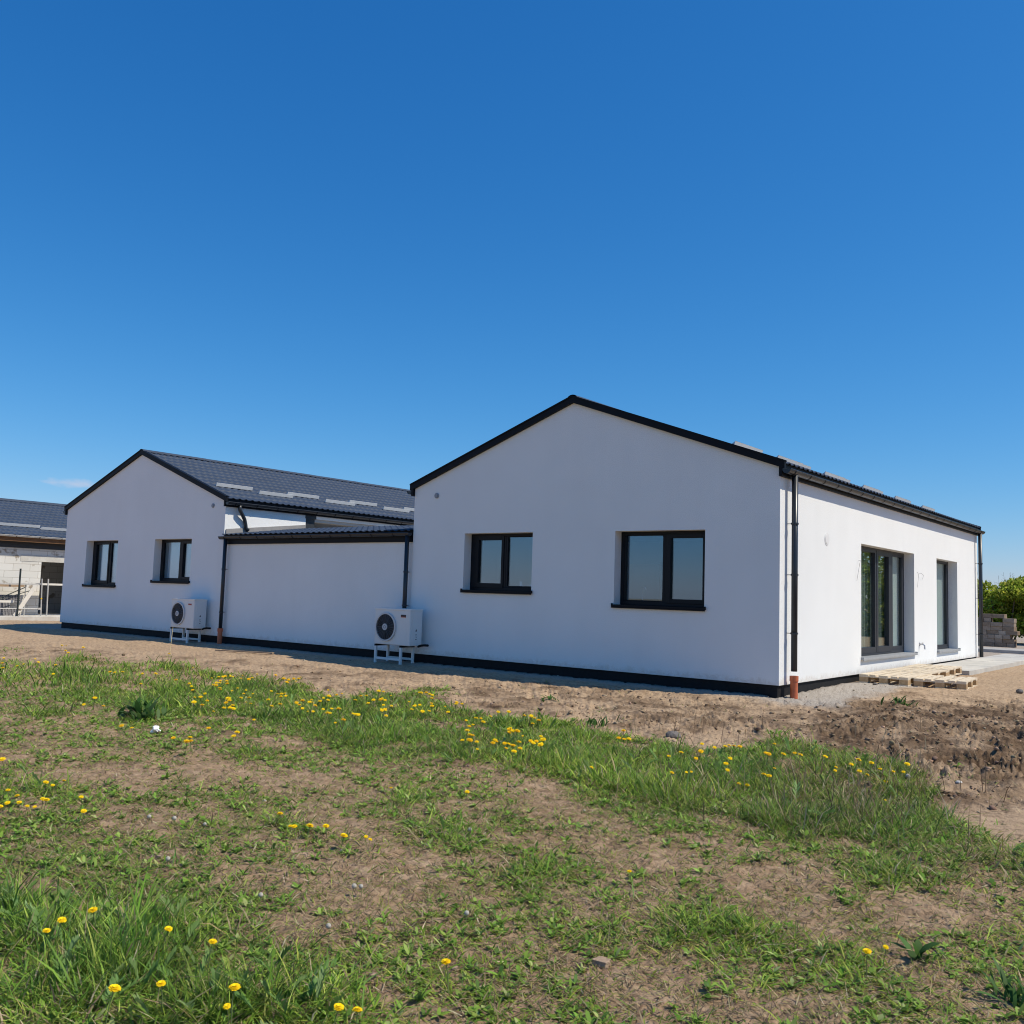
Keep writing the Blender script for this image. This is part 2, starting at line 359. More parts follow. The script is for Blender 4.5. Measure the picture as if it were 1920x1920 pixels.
def base_h(x, y):
    """broad lie of the land: falls gently away from the house, filled up along its sunny side"""
    x = np.asarray(x, float); y = np.asarray(y, float)
    z = np.interp(y, [-14, -8, -5, -2.5, -1, 0.2, 14, 18, 24, 60], [-.36, -.35, -.325, -.27, -.21, -.155, -.155, -.24, -.30, -.30])
    side = sstep(-0.3, 0.2, x)*sstep(-0.6, 0.3, y)
    zs = np.interp(y, [-0.5, 0.3, 2.5, 4, 7, 14, 18, 24], [-.21, -.20, -.115, -.115, -.11, -.12, -.22, -.30])
    zs = zs - 0.05*sstep(1.4, 4.0, x)*(1-sstep(6, 16, y))
    return z*(1-side)+zs*side
def project(x, y, z):
    dx = x-CAM[0]; dy = y-CAM[1]; dz = z-CAM[2]
    f = dx*FW[0]+dy*FW[1]+dz*FW[2]; f = np.where(f < 0.25, 0.25, f)
    return 960+FPX*(dx*RT[0]+dy*RT[1]+dz*RT[2])/f, 960-FPX*(dx*UP[0]+dy*UP[1]+dz*UP[2])/f
def ground_pt(u, v, lift=0.0):
    d = RT*(u-960)/FPX - UP*(v-960)/FPX + FW; z = -0.3
    for _ in range(12):
        t = (z+lift-CAM[2])/d[2]; p = CAM+t*d; z = float(H(p[0], p[1]))
    return Vector((p[0], p[1], z))

# outline of the meadow, its bare patches and its lush patches, surveyed along the plot
EDGE_U = [-900, 0, 60, 95, 125, 170, 205, 260, 290, 330, 420, 520, 560, 600, 650, 690, 790, 850, 880, 960, 1040, 1100, 1200, 1240, 1300, 1400, 1480, 1490, 1560, 1640, 1700, 1740, 1765, 1900, 2100, 2600]
EDGE_V = [1215, 1236, 1238, 1240, 1227, 1226, 1238, 1244, 1236, 1240, 1262, 1264, 1272, 1300, 1312, 1292, 1296, 1330, 1338, 1343, 1346, 1368, 1384, 1394, 1402, 1396, 1385, 1400, 1420, 1420, 1432, 1462, 1535, 1590, 1630, 1690]
LOW_U = [-900, 0, 60, 230, 400, 560, 640, 760, 860, 960, 1100, 1250, 1400, 1600, 1750, 1920, 2600]
LOW_V = [1280, 1300, 1298, 1312, 1343, 1362, 1392, 1412, 1426, 1434, 1474, 1502, 1528, 1570, 1600, 1640, 1750]
BARE = [(190, 1455, 165, 20, 1), (400, 1450, 85, 20, 1), (250, 1338, 60, 12, .8), (60, 1303, 70, 7, 1), (520, 1385, 55, 8, .7), (560, 1460, 70, 14, .8),
        (540, 1530, 60, 16, .9), (690, 1545, 90, 18, .9), (690, 1690, 150, 62, 1), (560, 1740, 110, 40, .8), (1020, 1500, 75, 55, .75), (1245, 1612, 95, 24, 1), (1480, 1652, 120, 30, 1.2),
        (1540, 1725, 90, 42, .9), (1740, 1715, 200, 60, .85), (1220, 1850, 150, 55, .95), (1380, 1895, 120, 40, .9), (1000, 1895, 60, 50, .6), (1490, 1890, 80, 40, .9), (1800, 1510, 110, 32, 1.1),
        (260, 1550, 50, 12, .8), (430, 1615, 60, 25, .6), (900, 1800, 60, 40, .6), (1850, 1860, 90, 30, .6), (750, 1405, 60, 7, .8), (870, 1428, 80, 8, .8), (1330, 1510, 60, 12, .8), (1850, 1645, 60, 14, .8), (20, 1420, 60, 10, .9), (1590, 1580, 60, 10, .8)]
LUSH = [(170, 1800, 270, 125, 1.0, 1.0), (30, 1720, 120, 40, .8, .8), (430, 1905, 330, 85, .9, .62), (560, 1850, 90, 60, .5, .3), (1480, 1495, 240, 48, 1.0, .58), (1650, 1535, 130, 40, .9, .6), (1800, 1592, 170, 30, .9, .5), (40, 1490, 110, 45, .7, .5), (520, 1535, 50, 25, .8, .5), (1150, 1435, 140, 36, 1, .75),
        (265, 1340, 55, 22, .9, .9), (1260, 1475, 130, 32, 1, .65), (150, 1270, 180, 32, 1, .9), (430, 1310, 60, 26, .9, .7), (80, 1340, 80, 16, .7, .6), (20, 1217, 22, 6, .8, .3), (760, 1500, 50, 30, .6, .45), (850, 1560, 110, 45, .6, .35),
        (1320, 1740, 190, 45, .6, .4), (1700, 1640, 150, 28, .8, .45), (1880, 1620, 70, 30, .9, .8), (1640, 1800, 90, 45, .6, .4), (1000, 1640, 90, 40, .6, .35), (330, 1460, 40, 12, .6, .3), (480, 1420, 60, 16, .6, .4), (900, 1380, 90, 28, .8, .6), (1000, 1400, 80, 30, .9, .8),
        (1460, 1398, 24, 18, .9, .6), (1700, 1452, 45, 18, .8, .6), (800, 1300, 60, 9, .8, .5), (1095, 1352, 45, 9, .7, .4), (1790, 1455, 30, 14, .7, .5), (1680, 1315, 40, 6, .5, .2), (1120, 1335, 16, 6, .6, .3)]
RUTS = [[(380, 1415), (620, 1525), (900, 1690), (1200, 1900), (1300, 2000)], [(880, 1425), (1250, 1605), (1540, 1725), (1800, 1870), (1950, 1960)]]
def ruts(u, v):
    m = 0
    for L in RUTS:
        for (a, b) in zip(L[:-1], L[1:]):
            dx, dy = b[0]-a[0], b[1]-a[1]; t = np.clip(((u-a[0])*dx+(v-a[1])*dy)/(dx*dx+dy*dy), 0, 1)
            m = np.maximum(m, np.exp(-(((v-a[1]-t*dy)**2+((u-a[0]-t*dx)*.6)**2)/(14+.045*(v-1380))**2)))
    return m
def blob(u, v, b): return np.exp(-(((u-b[0])/b[2])**2+((v-b[1])/b[3])**2)*1.2)
def fields(x, y):
    """density of the sward 0..1, its height 0..1, clod roughness, gravel, dark topsoil"""
    zb = base_h(x, y); u, v = project(x, y, zb)
    n1 = fbm(x*1.7, y*1.7, 3); n2 = fbm(x*0.55+5, y*1.3, 9); n3 = fbm(x*5, y*5, 21, 3)
    wob = (n1-.5)*26*np.clip((v-1150)/250, .3, 2)
    vb = np.interp(u, EDGE_U, EDGE_V); lo = np.interp(u, LOW_U, LOW_V)
    inside = sstep(-4, 10, v+wob-vb)
    band = inside*(1-sstep(-14, 34, v+wob*1.6-lo))
    n4 = fbm(x*2.6+11, y*2.6, 63, 3)
    bare = 0; lush = 0; lh = 0
    for b in BARE: bare = np.maximum(bare, b[4]*blob(u+wob, v+wob*.6, b))
    for b in LUSH:
        k = blob(u+wob, v+wob*.5, b); lush = np.maximum(lush, b[4]*k); lh = np.maximum(lh, b[5]*k)
    cl_ = sstep(.34, .50, fbm(x*2.7+2, y*3.6, 83, 4)); big_ = np.clip(1.12+(n2-.5)*1.5, .55, 1)
    rt = ruts(u+wob*1.5, v+wob*.5); mow = inside*big_*(.24+.76*cl_)*(1-.72*rt)
    d = np.maximum(mow, band*(.06+.94*sstep(.42, .57, n4)*(.45+.55*sstep(.36, .5, n3)))); d = d*(1-np.clip(bare*1.1, 0, .96)*(1-band*.8)); d = np.maximum(d, lush*(.20+.80*sstep(.34, .52, n4)*(.5+.5*sstep(.34, .48, n3))))
    d = d*(1-.88*sstep(.42, .80, bare)*(1-band))
    d = d*np.where(y > -1.2, 0, 1)*sstep(-16.5, -13, x+0*y) if False else d*np.where((y > -0.9), 0, 1)
    ht = np.maximum(band*.50, lh*.88)*np.clip(.15+n4*1.7, .2, 1.4)
    clod = np.maximum.reduce([.9*blob(u, v+wob*.3, (1620, 1398, 170, 34)), 1.0*blob(u, v, (1860, 1430, 190, 48)), .55*blob(u, v, (1640, 1345, 320, 50)), .5*blob(u, v, (1020, 1318, 190, 22)), .45*blob(u, v, (1320, 1370, 130, 22)), .75*sstep(1380, 1650, u)*sstep(0, 50, v-1290)*(1-sstep(1490, 1540, v)), (.26+.14*sstep(700, 1000, u))*(1-sstep(1600, 1700, u))*sstep(-6, 24, v-np.interp(u, [0, 420, 760, 1480], [1192, 1224, 1252, 1312]))*(1-sstep(1420, 1460, v))])
    berm = blob(u, v, (1640, 1385, 230, 26))+blob(u, v, (1880, 1405, 170, 34)); clod = clod*(1-d)
    gravel = sstep(-.25, .15, x)*sstep(-.9, -.2, y)*(1-sstep(3.2, 3.7, y+(n1-.5)))*(1-sstep(.75, 1.1, x+(n1-.5)*.9)) + .75*sstep(-.55, -.2, y+(n3-.5)*.3)*(1-sstep(-.3, .2, x))*sstep(-24, -22, x)
    dark = np.clip(clod*1.25-.22+(n4-.5)*1.9+(n3-.5)*1.2, 0, 1)*(clod > .12)
    return d, ht, clod, np.clip(gravel, 0, 1), dark, inside, np.clip(berm, 0, 1)
def H(x, y, F=None):
    x = np.asarray(x, float); y = np.asarray(y, float)
    if F is None: F = fields(x, y)
    d, ht, clod, gr, dark, ins, berm = F
    r = np.hypot(x-CAM[0], y-CAM[1]); far = 1-sstep(30, 60, r)
    z = base_h(x, y)
    z = z+(fbm(x*.8, y*.8, 31, 3)-.5)*.05*sstep(-.2, -1.5, np.where(x < .2, y, -x))*far if False else z+(fbm(x*.8, y*.8, 31, 3)-.5)*.045*far*np.where((y > -.6) & (x < 2), .25, 1)
    rug = .42+.45*ins*(1-d)+1.5*clod
    z = z+(fbm(x*7, y*7, 41, 4)-.5)*.045*rug*far
    rid = 1-np.abs(2*vn(x*13, y*13, 55)-1); rid2 = 1-np.abs(2*vn(x*27+3, y*27, 56)-1)
    z = z+(rid-.5)*.022*(clod*.8+.16+.35*ins*(1-d))*far+(rid2-.5)*.012*(clod+.45)*far
    z = z+(dark*.02+berm*.08)*far
    wx = (fbm(x*2.1, y*2.1, 201, 3)-.5)*1.6; wy = (fbm(x*2.1+9, y*2.1, 207, 3)-.5)*1.6
    a1 = fbm((x+wx)*4.1, (y+wy)*4.1, 211, 4); a2 = fbm((x-wy)*10.5, (y+wx)*10.5, 217, 3); a3 = fbm((x+wy)*24, (y+wx)*24, 223, 2)
    patch = .45+1.1*sstep(.40, .62, fbm(x*1.1+4, y*1.1, 231, 3))
    z = z+(sstep(.36, .60, a1)-.5)*.060*clod*patch*far+(sstep(.38, .58, a2)-.5)*.026*(clod+.12)*patch*far+(a3-.5)*.020*(clod+.25+.3*ins*(1-d))*far
    return z

# ------------------------------------------------------------------ ground sheet
def build_ground():
    th0 = math.atan2(FW[1], FW[0])
    fine = np.linspace(-.62, .62, 1250)
    coarse = np.concatenate([np.linspace(.62, 2*math.pi-.62, 160)[1:-1]])
    ang = th0-np.concatenate([fine, coarse])
    r = [0.25]
    while r[-1] < 1500:
        q = r[-1]
        st = 0.05 if q < 2.6 else max(.011, q*q/1450.0*.78) if q < 34 else q*.12
        r.append(q+st)
    r = np.array(r); A, Rr = np.meshgrid(ang, r)
    X = CAM[0]+Rr*np.cos(A); Y = CAM[1]+Rr*np.sin(A)
    F = fields(X, Y); Z = H(X, Y, F); d, ht, clod, gr, dark, ins, berm = F
    # keep the soil below floors and slabs of the buildings
    inside_house = ((X < -.1) & (X > -7.4) & (Y > .1) & (Y < 12.7)) | ((X < -7.4) & (X > -21.1) & (Y > .2) & (Y < 12.7))
    Z = np.where(inside_house, -.45, Z)
    Z = np.where((X > -36) & (X < -27.7) & (Y > -1.5), -.42, Z)
    Z = np.where((X > 0.0) & (X < .99) & (Y > 7.2) & (Y < 15.8), -.16, Z)
    nr, na = Z.shape
    V = np.stack([X, Y, Z], -1).reshape(-1, 3)
    V = np.concatenate([V, [[CAM[0], CAM[1], Z[0].mean()]]])
    i = np.arange(nr-1)[:, None]*na; j = np.arange(na)[None, :]; j2 = (j+1) % na
    F4 = np.stack([i+j, i+j2, i+na+j2, i+na+j], -1).reshape(-1, 4)[:, ::-1]
    F3 = np.stack([np.full(na, len(V)-1), (np.arange(na)+1) % na, np.arange(na)], -1)[:, ::-1]
    veg = np.clip(ins*.75+d*.4, 0, 1)
    c = np.stack([veg, gr, dark], -1).reshape(-1, 3); c = np.concatenate([c, c[:1]])
    m = bpy.data.materials.new('soil_and_sand'); m.use_nodes = True; t = m.node_tree; b = t.nodes['Principled BSDF']
    b.inputs['Roughness'].default_value = .95; b.inputs['Specular IOR Level'].default_value = .12
    at = N(t, 'Attribute'); at.attribute_name = 'Zone'; sp = N(t, 'SeparateColor'); t.links.new(at.outputs['Color'], sp.inputs[0])
    tcn = N(t, 'TexCoord')
    def noise(sc, det=6, ro=.6, st=None):
        n = N(t, 'TexNoise'); n.inputs['Scale'].default_value = sc; n.inputs['Detail'].default_value = det; n.inputs['Roughness'].default_value = ro
        if st:
            mp = N(t, 'Mapping'); mp.inputs['Scale'].default_value = st; t.links.new(tcn.outputs['Object'], mp.inputs[0]); t.links.new(mp.outputs[0], n.inputs['Vector'])
        else: t.links.new(tcn.outputs['Object'], n.inputs['Vector'])
        return n.outputs[0]
    def ramp(fac, stops):
        r_ = N(t, 'ValToRGB'); e = r_.color_ramp.elements
        while len(e) < len(stops): e.new(.5)
        for k, (p, cc_) in enumerate(stops): e[k].position = p; e[k].color = (*cc_, 1)
        t.links.new(fac, r_.inputs[0]); return r_.outputs[0]
    def mixc(f, a, c_):
        mm = N(t, 'MixRGB')
        if isinstance(f, float): mm.inputs[0].default_value = f
        else: t.links.new(f, mm.inputs[0])
        t.links.new(a, mm.inputs[1]); t.links.new(c_, mm.inputs[2]); return mm.outputs[0]
    big = noise(.9, 5); mid = noise(9, 8, .68); fine_ = noise(55, 6, .7)
    sand = ramp(mid, [(.30, (.25, .160, .090)), (.5, (.45, .312, .188)), (.70, (.64, .470, .305))])
    sand2 = ramp(big, [(.3, (.33, .225, .140)), (.65, (.52, .380, .250))])
    sand = mixc(.5, sand, sand2)
    clump_ = noise(17, 5, .62)
    speck = ramp(fine_, [(.30, (.15, .10, .065)), (.42, (.50, .365, .24))])
    sand = mixc(.28, sand, speck)
    sand = mixc(ramp(clump_, [(.38, (.72, .72, .72)), (.50, (0, 0, 0))]), sand, ramp(fine_, [(.3, (.12, .080, .052)), (.7, (.27, .19, .125))]))
    thatch = ramp(mid, [(.32, (.13, .078, .042)), (.47, (.35, .232, .138)), (.68, (.62, .445, .290))])
    thatch = mixc(.35, thatch, ramp(fine_, [(.3, (.055, .034, .019)), (.55, (.36, .240, .142))]))
    soil = ramp(mid, [(.32, (.050, .031, .019)), (.56, (.155, .100, .060)), (.74, (.34, .235, .145))])
    grav = ramp(fine_, [(.30, (.17, .145, .12)), (.5, (.38, .335, .285)), (.68, (.52, .47, .405))])
    c1 = mixc(sp.outputs[0], sand, thatch); c2 = mixc(sp.outputs[2], c1, soil); c3 = mixc(sp.outputs[1], c2, grav)
    t.links.new(c3, b.inputs['Base Color'])
    bp = N(t, 'Bump'); bp.inputs['Strength'].default_value = .9; bp.inputs['Distance'].default_value = .018
    ad = N(t, 'Math'); ad.operation = 'ADD'; t.links.new(mid, ad.inputs[0]); t.links.new(fine_, ad.inputs[1])
    t.links.new(ad.outputs[0], bp.inputs['Height']); t.links.new(bp.outputs[0], b.inputs['Normal'])
    o = arrays_mesh('ground', V, F4, F3, m, {'Zone': c}, smooth=False)
    tag(o, 'bare sandy building plot with trampled soil', kind='structure')
build_ground()

# ------------------------------------------------------------------ grass
def col_mix(n, pal, wts, jit=.22):
    idx = RS.choice(len(pal), n, p=np.array(wts)/sum(wts)); c = np.array(pal)[idx]
    return c*(1+RS.uniform(-jit, jit, (n, 1)))*(1+RS.uniform(-.08, .08, (n, 3)))
def blades(P, h, az, lean, bend, w, col):
    n = len(P); dirx, diry = np.cos(az), np.sin(az)
    s_az = az+np.pi/2+RS.uniform(-.9, .9, n); sx, sy = np.cos(s_az), np.sin(s_az)
    l1 = lean+.25*bend; l2 = lean+bend
    p1 = P+np.stack([dirx*np.sin(l1)*h*.55, diry*np.sin(l1)*h*.55, np.cos(l1)*h*.55], -1)
    p2 = p1+np.stack([dirx*np.sin(l2)*h*.45, diry*np.sin(l2)*h*.45, np.cos(l2)*h*.45], -1)
    side = np.stack([sx, sy, RS.uniform(-.3, .3, n)], -1)*(w[:, None]/2)
    V = np.stack([P-side*.8, P+side*.8, p1+side, p1-side, p2], 1).reshape(-1, 3)
    o = np.arange(n)[:, None]*5
    return V, o+np.array([[0, 1, 2, 3]]), o+np.array([[3, 2, 4]]), np.repeat(col, 5, 0)
GREEN = [(.145, .265, .030), (.20, .335, .042), (.285, .405, .058), (.070, .145, .022), (.37, .44, .090), (.17, .285, .070)]
GREEN_W = [3, 3.0, 2.4, 2.8, 1.8, 1.4]
OLIVE = [(.21, .265, .045), (.285, .325, .062), (.34, .325, .095), (.115, .160, .034), (.36, .29, .14), (.44, .35, .19), (.15, .25, .04)]
OLIVE_W = [3, 2.6, 1.0, 1.6, .8, .5, 4.0]
DRY = [(.46, .37, .22), (.36, .28, .16), (.55, .46, .30), (.27, .20, .12), (.19, .135, .085)]
DRY_W = [2, 2.4, .9, 2, 1.6]
def scatter(rmin, rmax, per_m2, amax=.72):
    area = amax*(rmax**2-rmin**2); n = int(area*per_m2)
    r = np.sqrt(RS.uniform(rmin**2, rmax**2, n)); a = math.atan2(FW[1], FW[0])-RS.uniform(-amax, amax, n)
    return CAM[0]+r*np.cos(a), CAM[1]+r*np.sin(a), r
parts = {'t': [], 's': []}
for (r0, r1, dens, wf) in [(1.6, 3.6, 1150, 1.0), (3.6, 5.2, 1900, 1.0), (5.2, 7.5, 1250, 1.15), (7.5, 10.5, 640, 1.35), (10.5, 14.5, 360, 1.7), (14.5, 24, 70, 2.4)]:
    x, y, r = scatter(r0, r1, dens)
    F = fields(x, y); d, ht, clod, gr, dark, ins, berm = F
    keep = RS.uniform(0, 1, len(x)) < np.clip(d, 0, 1)**1.25
    x, y, d, ht, ins = x[keep], y[keep], d[keep], ht[keep], ins[keep]
    n = len(x); nb = 9
    X = np.repeat(x, nb)+RS.normal(0, .030*wf, n*nb); Y = np.repeat(y, nb)+RS.normal(0, .030*wf, n*nb)
    D = np.repeat(d, nb); HT = np.repeat(ht, nb); Z = H(X, Y)-.006
    taz = np.repeat(RS.uniform(0, 6.283, n), nb)
    tall = np.clip(HT, 0, 1.1)
    az = taz+RS.normal(0, 1.25, n*nb)
    lean = np.abs(RS.normal(0, 1, n*nb))*(.38+.25*(1-tall))+np.clip(1.0-1.2*tall, 0, 1)*RS.uniform(.5, 1.35, n*nb)
    lean = np.clip(lean+np.repeat(np.abs(RS.normal(0, .22, n)), nb), 0, 1.46)
    h = (.066+.105*tall**1.2)*RS.uniform(.40, 1.35, n*nb)*np.where(RS.uniform(0, 1, n*nb) < .07, 1.9, 1)
    w = (.0056+.0002*tall)*wf*RS.uniform(.6, 1.5, n*nb)
    bend = RS.uniform(.1, .9, n*nb)*(1-.3*tall)
    cg = col_mix(n*nb, GREEN, GREEN_W); co = col_mix(n*nb, OLIVE, OLIVE_W); cdry = col_mix(n*nb, DRY, DRY_W)
    tn = np.repeat((.72+.62*fbm(x*1.9+3, y*1.9, 141, 3))*RS.uniform(.82, 1.2, n), nb)[:, None]; tn = tn*np.array([[1, 1, 1]])+np.repeat((vn(x*1.1, y*1.1, 151)-.5)*.34, nb)[:, None]*np.array([[1.0, .55, 0]])
    f = np.clip(tall*.35+.62+np.repeat(RS.normal(0, .22, n), nb), 0, 1)[:, None]
    c = np.where(RS.uniform(0, 1, (n*nb, 1)) < f, cg, co)*tn
    dryp = np.repeat(.07+.14*(1-np.clip(ht*1.4, 0, 1))*(.5+fbm(x*1.3, y*1.3, 77)), nb)
    ub, vb_ = project(x, y, base_h(x, y)); oz = np.repeat(np.clip(blob(ub, vb_, (1590, 1500, 230, 75))+blob(ub, vb_, (1850, 1620, 140, 45)), 0, 1), nb)
    c = c*(1-oz[:, None]*np.array([[.05, .22, .0]])); dryp = dryp+.20*oz
    isdry = RS.uniform(0, 1, n*nb) < dryp
    c = np.where(isdry[:, None], cdry, c)
    parts['t'].append(blades(np.stack([X, Y, Z], -1), h, az, lean, bend, w, c))
    # cut and dead straw lying on the soil between the tufts
    x, y, r = scatter(r0, r1, dens*.75)
    F = fields(x, y); ins = F[5]; keep = RS.uniform(0, 1, len(x)) < np.clip(ins*.9+.03*(1-ins), 0, 1)*(.35+.65*fbm(x*2.2, y*2.2, 91))*(y < -.9)
    x, y = x[keep], y[keep]; n = len(x); nb = 3
    X = np.repeat(x, nb)+RS.normal(0, .04, n*nb); Y = np.repeat(y, nb)+RS.normal(0, .04, n*nb); Z = H(X, Y)+.003
    c = col_mix(n*nb, DRY+OLIVE[:4], [1.0, 2.2, .35, 2.6, 2.6]+[1.6, 1.4, 1.0, 1.2], .3)
    parts['s'].append(blades(np.stack([X, Y, Z], -1), RS.uniform(.02, .075, n*nb), RS.uniform(0, 6.283, n*nb), RS.uniform(.95, 1.55, n*nb), RS.uniform(-.25, .2, n*nb), .0038*wf*RS.uniform(.7, 1.6, n*nb), c))
def join(lst):
    V = []; A = []; B = []; C = []; o = 0
    for v, a, b, c in lst: V.append(v); A.append(a+o); B.append(b+o); C.append(c); o += len(v)
    return np.concatenate(V), np.concatenate(A), np.concatenate(B), np.concatenate(C)
V, A, B, C = join(parts['t']); og = arrays_mesh('grass', V, A, B, M['grass'], {'Col': C})
tag(og, 'green and olive meadow grass, tall in clumps and mown short between', 'grass', kind='stuff')
V, A, B, C = join(parts['s']); os_ = arrays_mesh('straw_litter', V, A, B, M['grass'], {'Col': C})
tag(os_, 'dry cut stalks and dead grass lying on the bare soil', 'straw', kind='stuff')

# broad-leaved weeds
def leaf_strip(P, L, az, lean, wid, bend, col, prof=(.35, .8, 1.0, .72), jag=.0):
    """n leaves, each 4 cross-ribs and a tip"""
    n = len(P); k = len(prof); pts = []; cur = P.copy(); ang = lean.copy(); step = L/(k)
    sx, sy = -np.sin(az), np.cos(az)
    for i in range(k):
        pts.append((cur.copy(), wid*prof[i]*(1+jag*RS.uniform(-.5, .5, n))))
        cur = cur+np.stack([np.cos(az)*np.sin(ang)*step, np.sin(az)*np.sin(ang)*step, np.cos(ang)*step], -1); ang = ang+bend/k
    V = []
    roll = RS.uniform(-.35, .35, n)
    for p, w in pts:
        s = np.stack([sx, sy, roll], -1)*(w[:, None]/2); V += [p-s, p+s]
    V.append(cur); V = np.stack(V, 1); m = V.shape[1]; V = V.reshape(-1, 3); o = np.arange(n)[:, None]*m
    F4 = np.concatenate([o+np.array([[2*i, 2*i+1, 2*i+3, 2*i+2]]) for i in range(k-1)]); F3 = o+np.array([[2*k-2, 2*k-1, 2*k]])
    return V, F4, F3, np.repeat(col, m, 0)
lw = []
for (r0, r1, dens, sc) in [(1.6, 5.2, 220, .85), (5.2, 9, 130, .95), (9, 14.5, 80, 1.1)]:
    x, y, r = scatter(r0, r1, dens); d, ht = fields(x, y)[:2]
    keep = RS.uniform(0, 1, len(x)) < np.clip(d*1.25-.10, 0, 1); x, y, ht = x[keep], y[keep], ht[keep]; n = len(x); nl = 8
    X = np.repeat(x, nl); Y = np.repeat(y, nl); Z = H(X, Y)+.004; s = np.repeat(RS.uniform(.6, 1.3, n)*sc*(.75+.5*ht), nl)
    az = np.tile(np.arange(nl)*2*math.pi/nl, n)+RS.uniform(-.45, .45, n*nl)
    c = col_mix(n*nl, [(.15, .27, .032), (.22, .355, .050), (.31, .43, .085), (.105, .19, .036), (.38, .44, .15)], [3, 3, 1.5, 2, 1], .2)
    lw.append(leaf_strip(np.stack([X, Y, Z], -1), 0.062*s*RS.uniform(.5, 1.3, n*nl), az, RS.uniform(.55, 1.45, n*nl), .019*s*RS.uniform(.7, 1.3, n*nl), RS.uniform(.2, 1.0, n*nl), c, (.4, .75, 1.0, .8), .8))
V, A, B, C = join(lw); ow = arrays_mesh('weeds', V, A, B, M['leaf'], {'Col': C})
tag(ow, 'low broad-leaved weeds and leaf rosettes growing among the grass', 'weeds', kind='stuff')

fr = []
for (r0, r1, dens, sc) in [(1.6, 5.4, 110, 1.0), (5.4, 12.5, 16, 1.2)]:
    x, y, r = scatter(r0, r1, dens); d, ht = fields(x, y)[:2]; keep = RS.uniform(0, 1, len(x)) < np.clip(ht*1.5-.35, 0, 1)
    x, y, ht = x[keep], y[keep], ht[keep]; n = len(x)
    if n == 0: continue
    az = RS.uniform(0, 6.283, n); ln = RS.uniform(.35, 1.0, n); L = RS.uniform(.08, .17, n)*sc; c = col_mix(n, [(.15, .255, .060), (.20, .31, .085), (.25, .35, .12), (.11, .20, .05)], [3, 3, 1.5, 2], .15); z0_ = H(x, y)+.02+.04*ht
    dv = np.stack([np.cos(az)*np.sin(ln), np.sin(az)*np.sin(ln), np.cos(ln)], -1)
    for q in range(1, 8):
        t_ = q/8.0; P = np.stack([x, y, z0_], -1)+dv*(L*t_)[:, None]-np.array([0, 0, 1.0])*(L*.30*t_*t_)[:, None]
        for sg in (-1, 1):
            fr.append(leaf_strip(P, L*.34*(1-.55*abs(t_-.45))*RS.uniform(.8, 1.2, n), az+sg*RS.uniform(.75, 1.05, n), ln+RS.uniform(-.1, .25, n), .0095*sc*RS.uniform(.8, 1.2, n), np.full(n, .2), c, (.5, 1.0, .8)))
V, A, B, C = join(fr); ofr = arrays_mesh('feathery_weeds', V, A, B, M['leaf'], {'Col': C})
tag(ofr, 'feathery divided leaves standing in the lush grass', 'weeds', kind='stuff')

x, y, r = scatter(6.5, 12, 60); ub, vb_ = project(x, y, base_h(x, y)); k = RS.uniform(0, 1, len(x)) < np.clip(blob(ub, vb_, (1580, 1500, 250, 80))*.55+blob(ub, vb_, (1200, 1440, 150, 50))*.2+blob(ub, vb_, (1250, 1370, 60, 20))*.3, 0, 1)
x, y = x[k], y[k]; n = len(x); st_parts = []
for rep in range(2):
    st_parts.append(blades(np.stack([x+rep*.03, y, H(x, y)], -1), RS.uniform(.14, .34, n), RS.uniform(0, 6.283, n), RS.uniform(.05, .6, n), RS.uniform(-.2, .9, n), RS.uniform(.004, .007, n), col_mix(n, [(.20, .13, .08), (.34, .26, .16), (.46, .38, .26), (.13, .08, .05)], [3, 2, 1.5, 1.5], .2)))
V, A, B, C = join(st_parts); o = arrays_mesh('dry_stems', V, A, B, M['grass'], {'Col': C}); tag(o, 'wiry dead brown stems standing in the weeds before the sunlit corner', 'dry stems', kind='stuff')

# soil clods and pebbles
def ico():
    bm = bmesh.new(); bmesh.ops.create_icosphere(bm, subdivisions=1, radius=1); v = np.array([p.co[:] for p in bm.verts]); f = np.array([[q.index for q in p.verts] for p in bm.faces]); bm.free(); return v, f
IV, IF = ico()
def lumps(name, x, y, size, cols, label, cat, sink=.35):
    n = len(x); nv = len(IV); Z = H(x, y)
    k = np.stack([IV*(1+RS.uniform(-.45, .40, (nv, 1))) for _ in range(24)]); idx = RS.randint(0, 24, n); v = k[idx]
    v = v*RS.uniform(.6, 1.25, (n, 1, 3))*size[:, None, None]; v[:, :, 2] *= .72
    a = RS.uniform(0, 6.283, n); ca_, sa_ = np.cos(a)[:, None], np.sin(a)[:, None]
    vx = v[:, :, 0]*ca_-v[:, :, 1]*sa_+x[:, None]; vy = v[:, :, 0]*sa_+v[:, :, 1]*ca_+y[:, None]; vz = v[:, :, 2]+(Z+size*(.72*(1-2*sink)))[:, None]
    V_ = np.stack([vx, vy, vz], -1).reshape(-1, 3); F3 = (np.arange(n)[:, None, None]*nv+IF[None]).reshape(-1, 3)
    m = leaf_mat(name+'_earth', 0.0, .95, .1)
    o = arrays_mesh(name, V_, np.zeros((0, 4), int), F3, m, {'Col': np.repeat(cols, nv, 0)}); tag(o, label, cat, kind='stuff')
x, y, r = scatter(6, 22, 150, .60); F = fields(x, y); k = RS.uniform(0, 1, len(x)) < np.clip(F[2]*1.2-.25, 0, 1)*(1-F[3])*.8; x, y = x[k], y[k]
sz = .008+.026*RS.uniform(0, 1, len(x))**3.2
lumps('soil_clods', x, y, sz, col_mix(len(x), [(.25, .175, .110), (.33, .235, .15), (.17, .115, .070), (.40, .29, .19)], [3, 2.6, 1.6, 1.4], .15), 'crumbled dark earth clods on the turned soil', 'soil')
